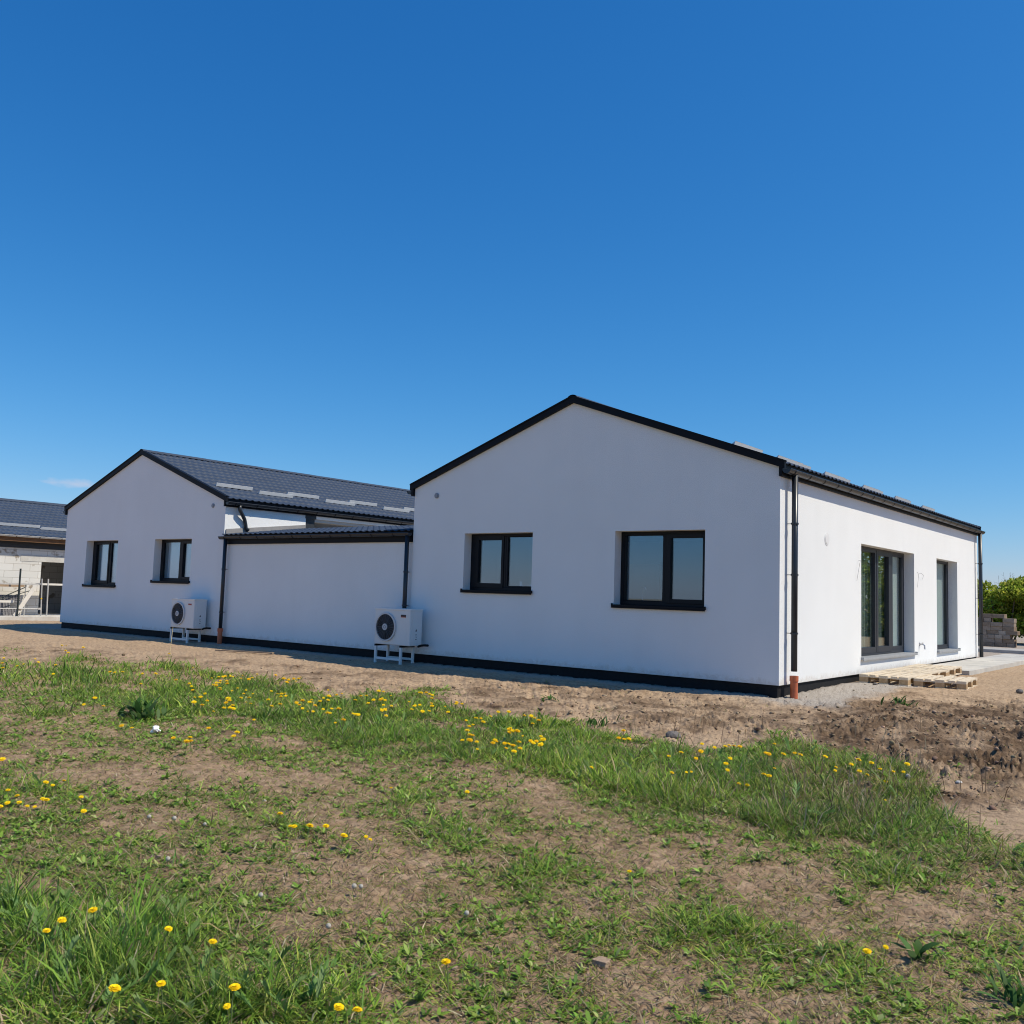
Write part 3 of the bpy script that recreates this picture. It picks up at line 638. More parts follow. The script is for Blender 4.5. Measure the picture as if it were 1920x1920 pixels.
x, y, r = scatter(4, 22, 22, .60); F = fields(x, y); k = RS.uniform(0, 1, len(x)) < (.10+.9*F[3]+.05*F[5])*(y > -9.5); x, y = x[k], y[k]
k = ~((x < 0.03) & (y > -.02)) & ~((x > 0) & (x < 1.1) & (y > 2.9)); x, y = x[k], y[k]
lumps('pebbles', x, y, .005+.014*RS.uniform(0, 1, len(x))**2.8, col_mix(len(x), [(.36, .28, .20), (.43, .36, .28), (.24, .18, .135), (.50, .42, .32)], [3, 2, 2, 1], .2), 'scattered pebbles and gravel on the sandy ground', 'gravel')

# ------------------------------------------------------------------ house pieces
def panel(mb, P, s0, s1, zb, top, ops, thick, breaks=()):
    """wall panel in (s,z) with openings; P(s,z,d) -> world, d = depth inwards"""
    ss = sorted(set([s0, s1] + [o[0] for o in ops] + [o[1] for o in ops] + list(breaks)))
    for a, b in zip(ss[:-1], ss[1:]):
        cuts = sorted([(o[2], o[3]) for o in ops if o[0] <= a+1e-6 and o[1] >= b-1e-6]); z = zb; segs = []
        for c0, c1 in cuts:
            if c0 > z: segs.append((z, z, c0, c0))
            z = c1
        segs.append((z, z, top(a), top(b)))
        for za0, zb0, za1, zb1 in segs:
            for dd in (0, thick):
                mb.quad(P(a, za0, dd), P(b, zb0, dd), P(b, zb1, dd), P(a, za1, dd))
        mb.quad(P(a, top(a), 0), P(b, top(b), 0), P(b, top(b), thick), P(a, top(a), thick))
        mb.quad(P(a, zb, 0), P(b, zb, 0), P(b, zb, thick), P(a, zb, thick))
    for s in (s0, s1): mb.quad(P(s, zb, 0), P(s, zb, thick), P(s, top(s), thick), P(s, top(s), 0))
    for o in ops:
        a, b, z0, z1 = o
        mb.quad(P(a, z0, 0), P(a, z1, 0), P(a, z1, thick), P(a, z0, thick)); mb.quad(P(b, z0, 0), P(b, z1, 0), P(b, z1, thick), P(b, z0, thick))
        mb.quad(P(a, z1, 0), P(b, z1, 0), P(b, z1, thick), P(a, z1, thick)); mb.quad(P(a, z0, 0), P(b, z0, 0), P(b, z0, thick), P(a, z0, thick))

def lbox(mb, P, s0, s1, z0, z1, d0, d1, mi=0):
    vs = [P(s, z, d) for s in (s0, s1) for d in (d0, d1) for z in (z0, z1)]
    mb.add(vs, [(0, 1, 3, 2), (4, 6, 7, 5), (0, 4, 5, 1), (2, 3, 7, 6), (0, 2, 6, 4), (1, 5, 7, 3)], mi)

def frame_ring(mb, P, s0, s1, z0, z1, ws, d0, d1):
    l, r_, b, t = ws
    lbox(mb, P, s0, s0+l, z0, z1, d0, d1); lbox(mb, P, s1-r_, s1, z0, z1, d0, d1)
    lbox(mb, P, s0+l, s1-r_, z0, z0+b, d0, d1); lbox(mb, P, s0+l, s1-r_, z1-t, z1, d0, d1)

def window(root, P, op, lights, mull, dep=.20, sill=None, fm='frame', sill_m='trim', blinds=(), name='window', label=None):
    """op = (s0,s1,z0,z1); lights = [(s0,s1,z0,z1,sash?)] glass rectangles; mull = [(s0,s1)]"""
    s0, s1, z0, z1 = op; mb = MB()
    fz0 = z0+.035
    lz0 = min(l[2] for l in lights); lz1 = max(l[3] for l in lights)
    fl, fr_, ft = .062, .062, .055
    frame_ring(mb, P, s0, s1, fz0, z1, (fl, fr_, .062, ft), dep, dep+.075)
    for a, b in mull: lbox(mb, P, (a+b)/2-.032, (a+b)/2+.032, fz0+.062, z1-ft, dep+.002, dep+.073)
    fo = mb.build(name, M[fm], root, bevel=.004)
    if label: fo['label'] = label
    for (a, b, c, d, sash) in lights:
        g = MB(); lbox(g, P, a-.01, b+.01, c-.01, d+.01, dep+.034, dep+.046); g.build('pane', M['glass_sun' if fm == 'frame_sun' else 'glass'], fo)
        sm = MB(); e = .012 if sash else -.004
        lo = max([s0+fl] + [(m_[0]+m_[1])/2+.032 for m_ in mull if m_[1] <= a+.06]); hi = min([s1-fr_] + [(m_[0]+m_[1])/2-.032 for m_ in mull if m_[0] >= b-.06])
        o_ = .018 if sash else 0.0
        frame_ring(sm, P, lo-o_+.001, hi+o_-.001, fz0+.062-o_+.001, z1-ft+o_-.001, (a-lo+o_, hi-b+o_, c-(fz0+.062)+o_, (z1-ft)-d+o_), dep-e, dep+.060)
        sm.build('sash', M[fm], fo, bevel=.004)
    if sill:
        sb = MB(); ov, hh = sill
        lbox(sb, P, s0-.025, s1+.03, z0, z0+.034, -ov, dep-.003); lbox(sb, P, s0-.025, s1+.03, z0-hh, z0, -ov, -ov+.012)
        lbox(sb, P, s0-.025, s0-.012, z0+.034, z0+.052, -ov, -.002); lbox(sb, P, s1+.017, s1+.03, z0+.034, z0+.052, -ov, -.002)
        sb.build('sill', M[sill_m], fo, bevel=.003)
    for (a, b, c, d) in blinds:
        bl = MB(); lbox(bl, P, a, b, c, d, dep+.09, dep+.094); bl.build('blind', M['blind'], fo)
    return fo

def tiled_slope(root, y0, y1, xe, ze, xr, zr, name='roof', mat_='tile', per=.183, step=.35, along='y'):
    """metal pantile sheet from eave (xe,ze) to ridge (xr,zr), running y0..y1"""
    Lx = xr-xe; Lz = zr-ze; L = math.hypot(Lx, Lz); nv = (-Lz/L*np.sign(Lx), abs(Lx)/L)
    nstep = int(math.ceil(L/step)); rows = []
    for k in range(nstep):
        a = k*step; b = min(L, (k+1)*step)
        rows += [(a, .010), (a+.012, .013), ((a+b)/2, .008), (b, 0.0)]
    rows = np.array(rows); ny = max(4, int((y1-y0)/per*8)); ys = np.linspace(y0, y1, ny+1)
    ph = (ys-y0)/per*2*np.pi; wv = .0125*np.clip(np.cos(ph)*.9+.25*np.cos(2*ph), -1, 1.2)
    T, Yy = np.meshgrid(rows[:, 0], ys, indexing='ij'); off = rows[:, 1][:, None]+wv[None, :]
    X = xe+Lx*T/L+nv[0]*off; Z = ze+Lz*T/L+nv[1]*off
    if along == 'y': V = np.stack([X, Yy, Z], -1)
    else: V = np.stack([Yy, X, Z], -1)
    nr_, nc = T.shape; V = V.reshape(-1, 3)
    # underside lip at the eave gives the sheet a thickness
    i = np.arange(nr_-1)[:, None]*nc; j = np.arange(nc-1)[None, :]
    F4 = np.stack([i+j, i+j+1, i+nc+j+1, i+nc+j], -1).reshape(-1, 4)
    V2 = V[:nc].copy(); V2[:, 2] -= .012; base = len(V); V = np.concatenate([V, V2]); j = np.arange(nc-1)
    F4 = np.concatenate([F4, np.stack([j, j+1, base+j+1, base+j], -1)])
    return arrays_mesh(name, V, F4, np.zeros((0, 3), int), M[mat_], parent=root, smooth=False)

def gutter(root, P, s0, s1, z, d_in, r=.062, mat_='gutter', brackets=.62):
    """half-round channel; P(s,z,d) with d outwards negative; d_in = distance of its inner edge from the wall"""
    mb = MB(); n = 10; cs = -(d_in+r)
    for rr in (r, r-.006):
        vs = []
        for s in (s0, s1):
            for k in range(n+1):
                t = math.pi*k/n; vs.append(P(s, z-math.sin(t)*rr, cs+math.cos(t)*rr))
        mb.add(vs, [(k, k+1, n+1+k+1, n+1+k) for k in range(n)])
    for s in (s0, s1):
        mb.add([P(s, z, cs)] + [P(s, z-math.sin(math.pi*k/n)*r, cs+math.cos(math.pi*k/n)*r) for k in range(n+1)], [(0, k+1, k+2) for k in range(n)])
    # rolled front bead
    mb.tube([P(s0, z, cs-r), P(s1, z, cs-r)], .009, 8)
    g = mb.build('gutter', M[mat_], root)
    b = MB(); s = s0+.2; vs = []
    for ds in (0, .028):
        for k in range(n+1):
            t = math.pi*k/n; vs.append(P(s+ds, z-math.sin(t)*(r+.004), cs+math.cos(t)*(r+.004)))
    b.add(vs, [(k, k+1, n+1+k+1, n+1+k) for k in range(n)])
    b0 = b.build('gutter_bracket', M['trim'], g); stepv = Vector(P(s0+1, 0, 0))-Vector(P(s0, 0, 0)); k = 1
    while s+k*brackets < s1-.1:
        c = b0.copy(); COL.objects.link(c); c.parent = g; c.location = b0.location+stepv*(k*brackets); k += 1
    return g

def downpipe(root, pts, r=.045, rings=(), wall_dir=(1, 0, 0), off=.15, mat_='gutter'):
    mb = MB(); mb.tube(pts, r, 14); p = mb.build('downpipe', M[mat_], root, smooth=True)
    es = p.data
    w = Vector(wall_dir)
    for (x, y, z) in rings:
        k = MB(); k.disc((x, y, z), (0, 0, 1), r, r+.010, .028, 16); c = Vector((x, y, z+.014)); e = c-w*off
        k.tube([c-w*(r+.005), e], .006, 6); k.build('pipe_bracket', M[mat_], p)
    return p

def house(name, label, cat, x0, x1, L, fops, rops, zl=3.20, slope=.3587):
    xc = (x0+x1)/2; ap = zl+slope*(x1-xc)
    root = thing(name, label, cat, (xc, L/2, -.16))
    PF = lambda s, z, d: (s, d, z); PR = lambda s, z, d: (x1-d, s, z)
    PL = lambda s, z, d: (x0+d, s, z); PB = lambda s, z, d: (s, L-d, z)
    top = lambda s: ap-slope*abs(s-xc)
    w = MB(); panel(w, PF, x0, x1, 0, top, fops, .42, [xc]); panel(w, PB, x0, x1, 0, top, [], .42, [xc])
    panel(w, PR, .42, L-.42, 0, lambda s: zl, rops, .42); panel(w, PL, .42, L-.42, 0, lambda s: zl, [], .42)
    w.build('wall', M['render'], root)
    pl = MB(); e = .035
    pl.box(x0+e, x1-e, e, .35, -.5, -.001); pl.box(x1-.35, x1-e, .35, L-.35, -.5, -.001); pl.box(x0+e, x0+.35, .35, L-.35, -.5, -.001); pl.box(x0+e, x1-e, L-.35, L-e, -.5, -.001)
    pl.build('plinth', M['plinth'], root)
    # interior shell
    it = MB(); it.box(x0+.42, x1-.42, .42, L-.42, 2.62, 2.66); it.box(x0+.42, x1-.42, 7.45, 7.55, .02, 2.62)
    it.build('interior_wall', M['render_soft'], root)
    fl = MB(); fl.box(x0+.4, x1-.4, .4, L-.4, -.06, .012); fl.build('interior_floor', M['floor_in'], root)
    # roof sheets: +x slope and -x slope, ridge cap, snow guards
    zt = zl+.080; ov = .085
    r1 = tiled_slope(root, -.045, L+.05, x1+ov, zt-slope*ov, xc, zt+slope*(x1-xc))
    r2 = tiled_slope(root, -.045, L+.05, x0-ov, zt-slope*ov, xc, zt+slope*(x1-xc))
    zr = zt+slope*(x1-xc)
    rc = MB(); n = 8
    for (ya, yb) in [(-.06+i*1.9, min(L+.06, -.06+(i+1)*1.9+.03)) for i in range(int((L+.12)/1.9)+1)]:
        if yb-ya < .05: continue
        vs = []
        for yy in (ya, yb):
            for k in range(n+1):
                t = math.pi*k/n; vs.append((xc+math.cos(t)*.105, yy, zr-.012+math.sin(t)*.068+ (.004 if yy == yb else 0)))
        rc.add(vs, [(k, k+1, n+1+k+1, n+1+k) for k in range(n)])
    rc.build('ridge_cap', M['tile'], r1)
    yy = .30; up = True
    while yy < L-1.2:
        xg = x1-(.88 if up else .62); zg = zt-(.0)-slope*(xg-x1)*1.0
        g = MB(); T = Matrix.Translation((xg, yy, zg+.020)) @ Matrix.Rotation(math.atan(slope), 4, 'Y')
        g.box(-.004, .0, 0, 1.07, 0, .084, T=T); g.box(-.07, 0, 0, 1.07, 0, .003, T=T); g.box(-.016, .0, 0, 1.07, .081, .085, T=T)
        for q in (0.0, 1.06): g.add([T @ Vector(p) for p in ((-.065, q, .003), (-.004, q, .003), (-.004, q, .080))], [(0, 1, 2)])
        g.build('snow_guard', M['guard'], r1); yy += 1.09; up = not up
    # bargeboards (front and back), fascia, soffit end
    for yb, ya in ((-.062, -.002), (L+.002, L+.062)):
        bb = MB(); h0, h1 = -.004, .118
        for sgn, xe in ((1, x1+.088), (-1, x0-.088)):
            tz = lambda x: ap-slope*abs(x-xc)
            bb.prism([(xc, yb, ap+h0), (xe, yb, tz(xe)+h0), (xe, yb, tz(xe)+h1), (xc, yb, ap+h1)], (0, ya-yb, 0))
            bb.prism([(xc, yb-.012, ap+h1-.02), (xe, yb-.012, tz(xe)+h1-.02), (xe, yb-.012, tz(xe)+h1+.005), (xc, yb-.012, ap+h1+.005)], (0, .10, 0))
        bb.build('bargeboard', M['trim'], root)
    for xa, xb in ((x1+.002, x1+.048), (x0-.048, x0-.002)):
        fb = MB(); fb.box(xa, xb, -.06, L+.06, 3.055, 3.265); fb.build('fascia', M['trim'], root)
    gutter(root, PR, -.05, L+.09, 3.155, .050, .064); gutter(root, PL, -.05, L+.09, 3.155, .050, .064)
    return root, PF, PR

# ---------------- right house
W1, L1 = 7.45, 12.85
f_ops = [(-6.12, -4.53, 1.22, 2.30), (-2.83, -1.20, 1.05, 2.29)]
r_ops = [(3.70, 7.08, .235, 2.29), (8.86, 10.74, .215, 2.285)]
HR, PF, PR = house('gable_house', 'white rendered gable house with sunlit side wall and two patio windows', 'house', -W1, 0.0, L1, f_ops, r_ops)
window(HR, PF, f_ops[0], [(-5.93, -5.38, 1.385, 2.185, 1), (-5.24, -4.61, 1.345, 2.235, 0)], [(-5.38, -5.24)], sill=(.045, .022), label='two-light window with dark frame and cups on its inner sill')
window(HR, PF, f_ops[1], [(-2.735, -2.045, 1.165, 2.225, 0), (-1.90, -1.33, 1.20, 2.18, 1)], [(-2.045, -1.90)], sill=(.045, .022), label='wider two-light window nearest the sunlit corner')
window(HR, PR, r_ops[0], [(3.92, 4.40+.71, .42, 2.20, 1), (5.32, 5.99, .42, 2.17, 1), (6.30, 6.93, .40, 2.20, 0)], [(5.11, 5.32), (6.10, 6.30)], dep=.20, sill=(.055, .012), fm='frame_sun', sill_m='sill',
       blinds=[(6.22, 7.02, .30, 2.26)], label='three-light floor-length patio window reflecting trees')
window(HR, PR, r_ops[1], [(8.97, 10.60, .345, 2.22, 0)], [], dep=.20, sill=(.055, .012), fm='frame_sun', sill_m='sill', blinds=[(8.92, 10.68, .28, 2.26)], label='tall single-light patio window with a white blind')
downpipe(HR, [(.114, .285, 3.11), (.114, .285, .20)], .046, [(.114, .285, z) for z in (2.36, 1.60, .74)], (1, 0, 0), .114)
downpipe(HR, [(.114, 12.66, 3.11), (.114, 12.66, .0)], .046, [(.114, 12.66, z) for z in (2.32, 1.45, .55)], (1, 0, 0), .114)
v = MB(); v.disc((-6.86, 0, 3.04), (0, -1, 0), 0, .052, .02, 20); v.disc((-6.86, -.02, 3.04), (0, -1, 0), 0, .036, .012, 16); v.build('vent', M['vent'], HR)
v = MB(); v.disc((0, 1.96, 2.255), (1, 0, 0), 0, .105, .006, 28); v.disc((.006, 1.96, 2.255), (1, 0, 0), 0, .080, .005, 24); v.build('vent', M['ventw'], HR)
v = MB(); v.disc((0, 7.44, .43), (1, 0, 0), 0, .035, .012, 16); v.tube([(.01, 7.44, .43), (.07, 7.44, .43), (.10, 7.44, .41), (.105, 7.44, .33)], .016, 8); v.box(.05, .075, 7.41, 7.47, .45, .465); v.build('garden_tap', M['steel'], HR)
for (yc, zc, dy) in ((3.55, 1.98, -.16), (7.35, 1.88, .22)):
    v = MB(); v.tube([(.0, yc, zc), (.05, yc+dy*.4, zc+.02), (.055, yc+dy, zc-.02), (.02, yc+dy*1.3, zc-.10)] if dy > 0 else [(0, yc, zc), (.05, yc-.05, zc), (.05, yc-.12, zc-.12), (.03, yc-.18, zc-.36)], .0022, 6); v.build('cable', M['cable'], HR)
v = MB(); v.tube([(0, 7.32, 1.92), (.04, 7.27, 1.86), (.03, 7.2, 1.60)], .002, 6); v.build('cable', M['cable'], HR)
for xd in (-7.0, -3.2): v = MB(); v.box(xd, xd+.9, 7.38, 7.445, .02, 2.05); v.build('interior_door', M['door_in'], HR)

cy_ = np.linspace(3.86, 6.16, 240); cx_ = -.36+.030*np.sin(cy_*46+1.5*np.sin(cy_*7))+.012*np.sin(cy_*101); zz_ = np.array([.06, 2.40])
Vc = np.stack([np.repeat(cx_, 2), np.repeat(cy_, 2), np.tile(zz_, 240)], -1); q_ = np.arange(239)*2; Fc = np.stack([q_, q_+2, q_+3, q_+1], -1)
arrays_mesh('curtain', Vc, Fc, np.zeros((0, 3), int), M['curtain'], {'Col': np.tile(np.array([[.62, .66, .63]]), (480, 1))}, HR)

# ---------------- left house
X0, X1 = -21.22, -13.65
f2 = [(-20.02, -18.37, 1.05, 2.30), (-16.60, -14.96, 1.215, 2.305)]
r2_ops = [(2.42, 5.50, .0, 2.975)]
HL, PF2, PR2 = house('gable_house', 'white rendered gable house with graphite roof nearer the building site', 'house', X0, X1, L1, f2, r2_ops)
window(HL, PF2, f2[0], [(-19.83, -19.19, 1.215, 2.205, 1), (-19.05, -18.455, 1.165, 2.235, 0)], [(-19.19, -19.05)], sill=(.045, .022), blinds=[(-19.72, -18.42, 1.10, 2.26)], label='two-light window nearest the building site')
window(HL, PF2, f2[1], [(-16.49, -15.77, 1.33, 2.235, 0), (-15.60, -15.10, 1.365, 2.20, 1)], [(-15.77, -15.60)], sill=(.045, .022), blinds=[(-16.40, -15.02, 1.26, 2.26)], label='two-light window above the grey unit')
v = MB(); v.disc((-14.15, 0, 3.09), (0, -1, 0), 0, .052, .02, 20); v.disc((-14.15, -.02, 3.09), (0, -1, 0), 0, .036, .012, 16); v.build('vent', M['vent'], HL)
# recessed terrace on the courtyard side
t_ = MB(); t_.box(X1-.66, X1-.60, 2.0, 5.9, .02, 3.0); t_.build('recess_wall', M['lintel'], HL)
t_ = MB(); t_.box(X1-.30, X1-.02, 2.43, 2.73, 0, 3.05); t_.box(X1-.33, X1+.005, 2.40, 2.76, 2.97, 3.054); t_.build('corner_post', M['clad'], HL)
t_ = MB(); t_.box(X1-.38, X1-.05, 2.74, 5.49, 2.90, 2.972); t_.build('lintel', M['lintel'], HL)
downpipe(HL, [(X1+.114, .32, 3.11), (X1+.114, .32, 3.0), (X1+.10, .40, 2.9), (X1+.07, .50, 2.78), (X1+.065, .54, 2.66), (X1+.065, .56, 2.57), (X1+.075, .62, 2.52)], .045, [], (1, 0, 0), .1)

# ---------------- link wing
LK = thing('link_wing', 'low flat-fronted white link wing between the two gable houses', 'building', (-10.55, 1.2, -.16))
lx0, lx1, ly = X1+.003, -W1-.003, .028
w = MB(); w.box(lx0, lx1, ly, .35, 0, 2.34); w.box(lx0, lx1, 2.1, 2.38, 0, 2.62); w.build('wall', M['render'], LK)
w = MB(); w.box(lx0, lx1, ly+.03, .3, -.5, -.001); w.build('plinth', M['plinth'], LK)
rr = tiled_slope(LK, lx0+.02, lx1-.02, -.075, 2.375, 2.42, 2.70, along='x')
w = MB(); w.box(lx0+.01, lx1-.01, -.012, ly-.002, 2.155, 2.40); w.build('fascia', M['trim'], LK)
gutter(LK, lambda s, z, d: (s, d-.012, z), X1-.03, -W1-.02, 2.325, .004, .062)
w = MB(); w.prism([(lx0+.012, .03, 2.40), (lx0+.012, 2.40, 2.66), (lx0+.012, 2.40, 2.80), (lx0+.012, .03, 2.52)], (.018, 0, 0)); w.build('flashing', M['flash'], LK)
w = MB(); w.prism([(lx1-.03, .03, 2.40), (lx1-.03, 2.40, 2.66), (lx1-.03, 2.40, 2.80), (lx1-.03, .03, 2.52)], (.018, 0, 0)); w.build('flashing', M['flash'], LK)
downpipe(LK, [(-13.47, -.080, 2.29), (-13.47, -.080, .19)], .043, [(-13.47, -.080, z) for z in (1.55, .55)], (0, -1, 0), .105)
downpipe(LK, [(-7.535, -.080, 2.29), (-7.535, -.080, .10)], .043, [(-7.535, -.080, z) for z in (1.55, .90)], (0, -1, 0), .105)

# ---------------- drain stubs
for (x, y, zt, lab) in ((.114, .285, .135, 'orange plastic drain stub below the downpipe at the sunlit corner'), (-13.47, -.080, .19, 'orange drain pipe under the shaded downpipe beside the link wing')):
    t = thing('drain_pipe', lab, 'drain pipe', (x, y, -.21)); zb = -.30
    d = MB(); d.tube([(x, y, zb), (x, y, zt-.07)], .055, 18, caps=False); d.build('pipe', M['orange'], t, smooth=True)
    d = MB(); d.disc((x, y, zt-.075), (0, 0, 1), .050, .064, .075, 20); d.build('socket', M['orange'], t)

# ---------------- heat pumps
def heat_pump(x, y, zb, label, badge):
    """x,y = front left bottom corner of the casing"""
    Wd, Dp, Ht = .94, .34, .685
    t = thing('heat_pump', label, 'heat pump', (x+Wd/2, y+Dp/2, zb-.34), 'outdoor heat pump units against the shaded front')
    c = MB(); c.box(x, x+Wd, y, y+Dp, zb, zb+Ht); co = c.build('casing', M['acwhite'], t, bevel=.018)
    c = MB(); c.box(x-.006, x+Wd+.006, y-.006, y+Dp+.006, zb+Ht-.03, zb+Ht+.008); c.build('lid', M['acwhite'], t, bevel=.008)
    fx, fz, R_ = x+.315, zb+.335, .255
    c = MB(); c.disc((fx, y-.002, fz), (0, -1, 0), 0, R_-.008, .004, 40); wl = c.build('fan_well', M['acdark'], t)
    for k in range(3):
        b = MB(); a0 = k*2.094+.4; vs = []
        for rr, da, dz in ((.06, 0, 0), (.06, .55, .012), (R_-.03, .75, .014), (R_-.03, .05, .0)):
            vs.append((fx+math.cos(a0+da)*rr, y-.008-dz*.3, fz+math.sin(a0+da)*rr))
        b.quad(*vs); b.build('fan_blade', M['rubber'], wl)
    c = MB(); c.disc((fx, y-.004, fz), (0, -1, 0), R_-.012, R_+.016, .028, 40); g = c.build('fan_guard', M['acring'], t)
    gw = MB()
    for rr in np.linspace(.075, R_-.02, 9):
        gw.tube([(fx+math.cos(a)*rr, y-.030, fz+math.sin(a)*rr) for a in np.linspace(0, 2*math.pi, 37)], .0022, 4, caps=False)
    for k in range(24):
        a = k*math.pi/12; gw.tube([(fx+math.cos(a)*.06, y-.033, fz+math.sin(a)*.06), (fx+math.cos(a)*(R_-.005), y-.028, fz+math.sin(a)*(R_-.005))], .0022 if k % 4 else .004, 4, caps=False)
    gw.build('guard_wire', M['acwire'], g)
    c = MB(); c.disc((fx, y-.028, fz), (0, -1, 0), 0, .062, .016, 24); c.build('hub', M['acring'], g)
    c = MB(); c.disc((fx, y-.044, fz), (0, -1, 0), .018, .032, .004, 18); c.build('hub_emblem', M['vent'], g)
    c = MB(); c.box(x+.70, x+.83, y-.005, y-.0005, zb+.545, zb+.580); c.build('badge', M[badge], t)
    if badge == 'badgek':
        c = MB(); c.box(x+.70, x+.83, y-.0055, y-.0005, zb+.530, zb+.5445); c.build('badge', M['badge'], t)
    # side valve cover with its marks, and the service hose
    sd = MB(); xx = x+Wd
    sd.box(xx-.001, xx+.006, y+.06, y+Dp-.05, zb+.06, zb+Ht-.08); sd.build('side_panel', M['acwhite'], t, bevel=.004)
    mk = MB(); yy = y+.17
    mk.add([(xx+.0065, yy-.022, zb+.275), (xx+.0065, yy+.022, zb+.275), (xx+.0065, yy, zb+.325)], [(0, 1, 2)])
    mk.box(xx+.006, xx+.008, yy-.012, yy+.010, zb+.215, zb+.223); mk.box(xx+.006, xx+.008, yy-.006, yy+.002, zb+.180, zb+.215)
    mk.box(xx+.006, xx+.008, yy-.010, yy+.022, zb+.165, zb+.172); mk.box(xx+.006, xx+.008, yy-.016, yy+.016, zb+.118, zb+.132)
    mk.build('marking', M['badgek'], t)
    h = MB(); h.tube([(xx-.02, y+Dp-.08, zb-.01), (xx+.05, y+Dp-.07, zb+.01), (xx+.11, y+Dp-.05, zb+.02), (xx+.12, y+Dp+.05, zb+.015)], .022, 8); h.build('hose', M['rubber'], t)
    # stand: four legs, rails
    lx = (x+.03, x+.70); ly_ = (y-.015, y+Dp-.03)
    for a in lx:
        for b_ in ly_:
            k = MB(); zg = float(H(a+.02, b_+.02))-.01; k.box(a, a+.045, b_, b_+.045, zg, zb-.035); k.build('leg', M['acwhite'], t, bevel=.004)
    for b_ in ly_: k = MB(); k.box(lx[0]+.046, lx[1]-.001, b_+.006, b_+.036, zb-.285, zb-.240); k.build('stretcher', M['acwhite'], t, bevel=.003)
    for a in lx: k = MB(); k.box(a, a+.045, ly_[0]+.0, ly_[1]+.045, zb-.034, zb-.001); k.build('rail', M['rubber'], t)
    return t
heat_pump(-7.90, -.50, .165, 'white heat pump unit on a stand at the link wing corner, dark badge', 'badgek')
heat_pump(-14.93, -.46, .155, 'white heat pump unit on a stand below the far house window, red badge', 'badge')

# ---------------- pallets
def pallet_parts(t):
    # local frame: 1.2 along y, .8 along x, base at 0
    for x in (0, .3275, .655):
        for y in (0, .5275, 1.055): MB().box(x, x+.145, y, y+.145, .022, .100).build('block', M['palletblock'], t)
    for x, w_ in ((0, .145), (.1725, .10), (.328, .145), (.5285, .10), (.655, .145)): MB().box(x, x+w_, 0, 1.2, .122, .144).build('deck_board', M['pallet'], t)
    for y in (0, .5275, 1.055): MB().box(0, .8, y, y+.145, .100, .1215).build('cross_board', M['pallet'], t)
    for x in (0, .3275, .655): MB().box(x, x+.145, 0, 1.2, 0, .0215).build('runner', M['pallet'], t)
p0 = thing('pallet', 'pale wooden pallet laid nearest the orange drain stub, below the patio window', 'pallet', (0, 0, 0), 'wooden pallets laid along the sunny wall')
pallet_parts(p0)
p0.location = (.125, 3.20, -.115); p0.rotation_euler = (.012, 0, math.radians(-2.0))
dup(p0, (.155, 4.42, -.098), 0.0, 'pale wooden pallet in the middle of the row below the patio window', rot=(.006, 0, math.radians(-1)))
dup(p0, (.16, 5.64, -.088), 0.0, 'pale wooden pallet at the end of the row beside the concrete slab', rot=(.006, 0, math.radians(1.2)))
dup(p0, (.965, 3.36, -.130), 0.0, 'pale wooden pallet lying askew on the dirt outside the row', rot=(.0, -.006, math.radians(4)))

# ---------------- paved slab along the house, far-right yard
sb = MB(); yy = 6.98
cols_ = 0
while yy < 15.9:
    for xx in (.045, .55): sb.box(xx, xx+.497, yy, yy+.994, -.30, -.020+.002*((cols_*7) % 3-1)); cols_ += 1
    yy += 1.0
o = sb.build('path', M['paver'], None, bevel=.004); tag(o, 'pale concrete slab path along the sunny wall', kind='structure')

MBK = [M['block_a'], M['block_b'], M['block_c']]
protos = {}
for key, (wd, mm) in {'a': (.245, M['block_a']), 'b': (.38, M['block_b']), 'c': (.245, M['block_c']), 'd': (.38, M['block_a']), 'r': (.38, M['block_r'])}.items():
    b = MB(); b.box(-wd/2, wd/2, 0, .46, 0, .148); ob = b.build('concrete_block', mm, None, bevel=.010); protos[key] = (ob, wd)
used_b = set()
def place_block(key, x, y, z, lab, grp, rz):
    ob, wd = protos[key]
    if key in used_b: ob = ob.copy(); COL.objects.link(ob)
    used_b.add(key); ob.location = (x, y, z); ob.rotation_euler = (0, 0, rz); tag(ob, lab, 'block', grp)
rb = random.Random(3); gz = -.17; by = 25.0
for row in range(8):
    x = -4.0+(.13 if row % 2 else 0)
    while x < -1.20:
        key = rb.choice('abcdbad'); wd = protos[key][1]
        if x+wd > -1.06: break
        xc_ = x+wd/2
        if row == 7 and not (-2.25 < xc_ < -1.75): x += wd; continue
        if row == 6 and (xc_ > -1.45 or -1.95 < xc_ < -1.75): x += wd+.01; continue
        if row == 5 and xc_ > -1.25: x += wd; continue
        lab = 'grey concrete block in the rough stack beyond the house'
        place_block(key, xc_, by+rb.uniform(-.035, .035), gz+row*.150, lab, 'blocks stacked beyond the house', rb.uniform(-.04, .04))
        x += wd+rb.uniform(.004, .014)
for row in range(6):
    x = -.96+(.1 if row % 2 else 0)
    while x < .6:
        wd = .38; place_block('r' if row > 0 or x > -.9 else 'r', x+wd/2, by+.1+rb.uniform(-.03, .03), gz+row*.150, 'rusty brown block in the second stack at the picture edge', 'brown blocks in the second stack', rb.uniform(-.03, .03)); x += wd+.012
bm_ = MB(); bm_.box(-5.2, 1.6, 22.75, 24.6, -.36, -.175); o = bm_.build('concrete_beam', M['conc'], None, bevel=.02); tag(o, 'long grey concrete beam lying in front of the block stacks', 'beam')

